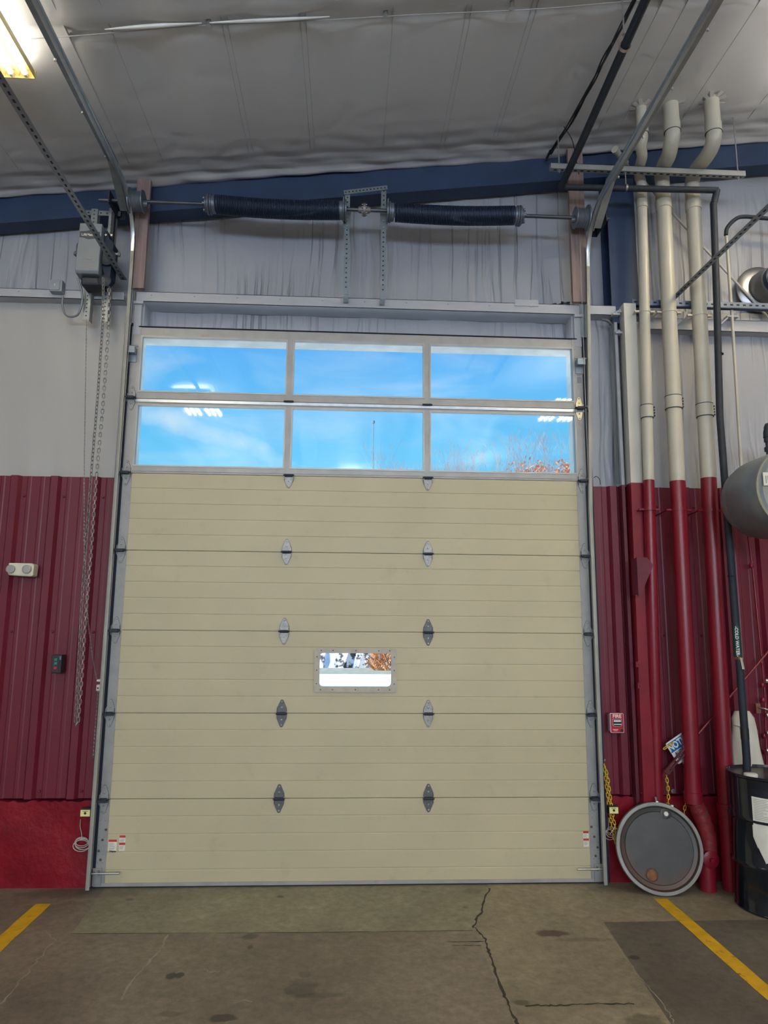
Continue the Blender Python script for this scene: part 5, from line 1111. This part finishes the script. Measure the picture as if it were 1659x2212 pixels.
# daylight lamps and glowing strips added on the unseen rear wall
for x in (-3.4, 0., 3.4):
    o = MB().box(x-1.2, x+1.2, -15.99, -15.97, 2.6, 4.2).build('window_%d' % (2 if x < 0 else 3 if x == 0 else 4), mat('daylit_glass', (.7, .8, .9), .2, emis=(.55, .75, 1, 1.5)), kind='structure')
    tag(o, 'daylit window strip in the rear wall', 'window')
    l = bpy.data.lights.new('daylight', 'AREA'); l.shape = 'RECTANGLE'; l.size = 2.4; l.size_y = 1.6; l.color = (.66, .80, 1); l.energy = 260
    lo = bpy.data.objects.new('daylight', l); col.objects.link(lo); lo.location = (x, -15.9, 3.4); lo.rotation_euler = (pi/2, 0, 0)

# ------------------------------------------------------------------ outside
gm = mat('gravel_pale', (.80, .80, .76), .9, 0, .08, .4)
b = MB()
for k, (ya, yb) in enumerate(((.42, 24.5), (24.5, 29.5), (29.5, 200))): b.mat(k % 2).add([(-150, ya, -.06-.0022*ya), (150, ya, -.06-.0022*ya), (150, yb, -.06-.0022*yb), (-150, yb, -.06-.0022*yb)], [(0, 1, 2, 3)])
g = b.build('ground', [gm, mat('dry_grass', (.34, .35, .28), .9, 0, .25, 3)], kind='structure'); tag(g, 'sunlit pale gravel yard outside', 'ground')
for p in g.data.polygons:
    if p.normal.z < 0: p.flip()
b = MB(); nx, ny = 120, 16; P = []
for i in range(nx+1):
    for j in range(ny+1):
        x = -14+30*i/nx; v = j/ny; h = 3.2*sin(pi*v)**.7*(.8+.2*sin(x*.9)); P.append((x+random.uniform(-.1, .1), 29+7*v+random.uniform(-.2, .2), -.25+h+random.uniform(-.25, .3)*sin(pi*v)))
b.add(P, [(i*(ny+1)+j, (i+1)*(ny+1)+j, (i+1)*(ny+1)+j+1, i*(ny+1)+j+1) for i in range(nx) for j in range(ny)])
tag(b.build('snow_bank', mat('snow_and_rock', (.86, .88, .92), .8, 0, .08, 2, spots=(.05, .055, .07, 1.9), spot_amt=1.)), 'bank of snow and broken rock beyond the yard, seen through the small window', 'snow bank')
b = MB()
for i in range(900):
    x = 1.15+random.random()**1.4*7; y = 27.0+random.random()*1.6; z = -.25+random.random()*2.0; d = V((random.uniform(-1, 1), random.uniform(-.5, .5), random.uniform(.2, 1))).normalized()
    b.tube([(x, y, z), V((x, y, z))+d*.5], .025, 3)
tag(b.build('brush', mat('orange_brush', (.62, .27, .10), .8, 0, .3, 3)), 'orange dry brush at the right of the snow bank', 'bush', kind='stuff')
bark = mat('bark_pale', (.46, .37, .36), .8)
def tree(x, y, top, lab, leaf=False, depth=5, spread=.42, seed=1, r0=.10):
    rnd = random.Random(seed); b = MB(); H = top
    def grow(p, d, L, r, k):
        q = p+d*L*.5+V((rnd.uniform(-1, 1), rnd.uniform(-1, 1), 0))*L*.04; e = q+(d+V((0, 0, .08))).normalized()*L*.5
        b.tube([p, q, e], [r, r*.85, r*.7], 5 if k > 3 else 3, caps=False)
        tips.append(e)
        if k == 0: return
        for _ in range(2+(rnd.random() < .55)):
            a = V((rnd.uniform(-1, 1), rnd.uniform(-1, 1), rnd.uniform(-.2, .5))); nd_ = (d+a*spread*1.25).normalized(); nd_.z = abs(nd_.z)*.8+.42
            grow(e, nd_.normalized(), L*rnd.uniform(.62, .86), r*.66, k-1)
    tips = []
    grow(V((x, y, -.3)), V((0, 0, 1)), H*.36, r0, depth)
    zmax = max(t.z for t in tips)
    f = (top+.3)/(zmax+.3)
    for v in b.v: v.z = -.3+(v.z+.3)*f
    t = thing('bare_tree' if not leaf else 'oak_tree', (x, y, -.3), lab, 'tree', 'trees seen through the door windows')
    b.build('branches', bark, t)
    if leaf:
        l = MB()
        for q in tips:
            q = V((q.x, q.y, -.3+(q.z+.3)*f))
            for _ in range(22):
                c = q+V((rnd.gauss(0, .32), rnd.gauss(0, .32), rnd.gauss(0, .25))); a = V((rnd.uniform(-1, 1), rnd.uniform(-1, 1), rnd.uniform(-1, 1))).normalized(); e = a.cross(Z_).normalized()
                l.add([c, c+a*.14+e*.06, c+a*.24, c+a*.14-e*.06], [(0, 1, 2, 3)])
        lf = l.build('foliage', mat('orange_leaves', (.66, .30, .16), .7, 0, .3, 4), t, kind='stuff')
for i, (px, py, lab) in enumerate(((728, 975, 'bare tree left in the middle lower pane'), (805, 962, 'bare tree around the foot of the thin mast'), (882, 965, 'bare tree just left of the right mullion'),
        (990, 1000, 'low bare treetop right of the right mullion'), (1036, 982, 'bare treetop in the right pane, left of the orange oak'), (1142, 962, 'bare tree left of the orange oak crown'), (1226, 935, 'tallest bare tree at the right window edge'), (1186, 968, 'bare tree rising behind the orange oak crown'))):
    w = at(px, py, 44.); tree(w.x, 44+1.2*i, at(px, py, 44+1.2*i).z, lab, depth=7, seed=20+i, r0=.11, spread=.38)
w = at(1180, 988, 30.); tree(w.x, 30, w.z, 'oak with orange autumn leaves at the lower right pane', True, depth=5, seed=5, spread=.62)
w = at(807, 912, 60.); t = thing('antenna_mast', (w.x, 60, -.3), 'thin antenna mast rising over the treetops in the middle pane', 'mast')
MB().tube([(w.x, 60, -.3), (w.x, 60, w.z)], [.09, .04], 6).build('pole', mat('mast_grey', (.16, .2, .26), .6), t); MB().rev([(.02, -.2), (.14, -.1), (.14, .1), (.02, .2)], (w.x, 60, w.z), Z_, 8).build('antenna_head', MATS['mast_grey'], t)

# ------------------------------------------------------------------ sky and sun
wd = bpy.data.worlds.new('sky'); scn.world = wd; wd.use_nodes = True; nt = wd.node_tree; bg = nt.nodes['Background']
tc = nd(nt, 'ShaderNodeTexCoord'); sx_ = nd(nt, 'ShaderNodeSeparateXYZ'); nt.links.new(tc.outputs['Generated'], sx_.inputs[0])
cr = nd(nt, 'ShaderNodeValToRGB'); e = cr.color_ramp.elements
e[0].position = .10; e[0].color = (.22, .76, 1., 1); e[1].position = .42; e[1].color = (.10, .42, .95, 1)
q_ = e.new(.24); q_.color = (.15, .62, 1, 1)
nt.links.new(sx_.outputs['Z'], cr.inputs[0])
mp = nd(nt, 'ShaderNodeMapping'); mp.inputs['Scale'].default_value = (3, 3, 14); mp.inputs['Rotation'].default_value = (0, .22, 0); nt.links.new(tc.outputs['Generated'], mp.inputs[0])
no = nd(nt, 'ShaderNodeTexNoise', i_Scale=1.1, i_Detail=9., i_Roughness=.55, i_Distortion=.6); nt.links.new(mp.outputs[0], no.inputs['Vector'])
mr = nd(nt, 'ShaderNodeMapRange'); mr.inputs[1].default_value = .48; mr.inputs[2].default_value = .85; mr.inputs[4].default_value = .55; nt.links.new(no.outputs['Fac'], mr.inputs[0])
# one bank of cloud low on the left
dv = ray(425, 930).normalized(); du = (ray(560, 985).normalized()-ray(300, 890).normalized()).normalized(); dw = dv.cross(du).normalized()
def dotn(v, off):
    d_ = nd(nt, 'ShaderNodeVectorMath', operation='DOT_PRODUCT'); d_.inputs[1].default_value = v; nt.links.new(tc.outputs['Generated'], d_.inputs[0]); s_ = nd(nt, 'ShaderNodeMath', operation='SUBTRACT'); s_.inputs[1].default_value = off; nt.links.new(d_.outputs['Value'], s_.inputs[0]); return s_
a_ = dotn(du, dv.dot(du)); b_ = dotn(dw, dv.dot(dw))
am = nd(nt, 'ShaderNodeMath', operation='MULTIPLY'); am.inputs[1].default_value = 10.; nt.links.new(a_.outputs[0], am.inputs[0]); a2 = nd(nt, 'ShaderNodeMath', operation='POWER'); a2.inputs[1].default_value = 2; nt.links.new(am.outputs[0], a2.inputs[0])
bm_ = nd(nt, 'ShaderNodeMath', operation='MULTIPLY'); bm_.inputs[1].default_value = 62.; nt.links.new(b_.outputs[0], bm_.inputs[0]); b2 = nd(nt, 'ShaderNodeMath', operation='POWER'); b2.inputs[1].default_value = 2; nt.links.new(bm_.outputs[0], b2.inputs[0])
su_ = nd(nt, 'ShaderNodeMath', operation='ADD'); nt.links.new(a2.outputs[0], su_.inputs[0]); nt.links.new(b2.outputs[0], su_.inputs[1])
n5 = nd(nt, 'ShaderNodeTexNoise', i_Scale=14., i_Detail=7.); nt.links.new(tc.outputs['Generated'], n5.inputs['Vector'])
ad = nd(nt, 'ShaderNodeMath', operation='MULTIPLY_ADD'); ad.inputs[1].default_value = 5.0; nt.links.new(n5.outputs['Fac'], ad.inputs[0]); nt.links.new(su_.outputs[0], ad.inputs[2])
m6 = nd(nt, 'ShaderNodeMapRange'); m6.inputs[1].default_value = 2.0; m6.inputs[2].default_value = 4.3; m6.inputs[3].default_value = .72; m6.inputs[4].default_value = 0; nt.links.new(ad.outputs[0], m6.inputs[0])
mxv = nd(nt, 'ShaderNodeMath', operation='MAXIMUM'); nt.links.new(mr.outputs[0], mxv.inputs[0]); nt.links.new(m6.outputs[0], mxv.inputs[1])
mx = nd(nt, 'ShaderNodeMix', data_type='RGBA'); nt.links.new(mxv.outputs[0], mx.inputs[0]); nt.links.new(cr.outputs[0], mx.inputs[6]); mx.inputs[7].default_value = (.88, .97, 1, 1)
nt.links.new(mx.outputs[2], bg.inputs[0]); bg.inputs[1].default_value = 1.0
sl_ = bpy.data.lights.new('sun', 'SUN'); sl_.energy = 7.5; sl_.angle = .01; sl_.color = (1, .95, .88); so = bpy.data.objects.new('sun', sl_); col.objects.link(so)
so.rotation_euler = V((.80, .16, -.58)).to_track_quat('-Z', 'Y').to_euler()

scn.view_settings.view_transform = 'Standard'; scn.view_settings.look = 'None'; scn.view_settings.exposure = 0.0; scn.view_settings.gamma = 1.0; scn.view_settings.use_curve_mapping = False
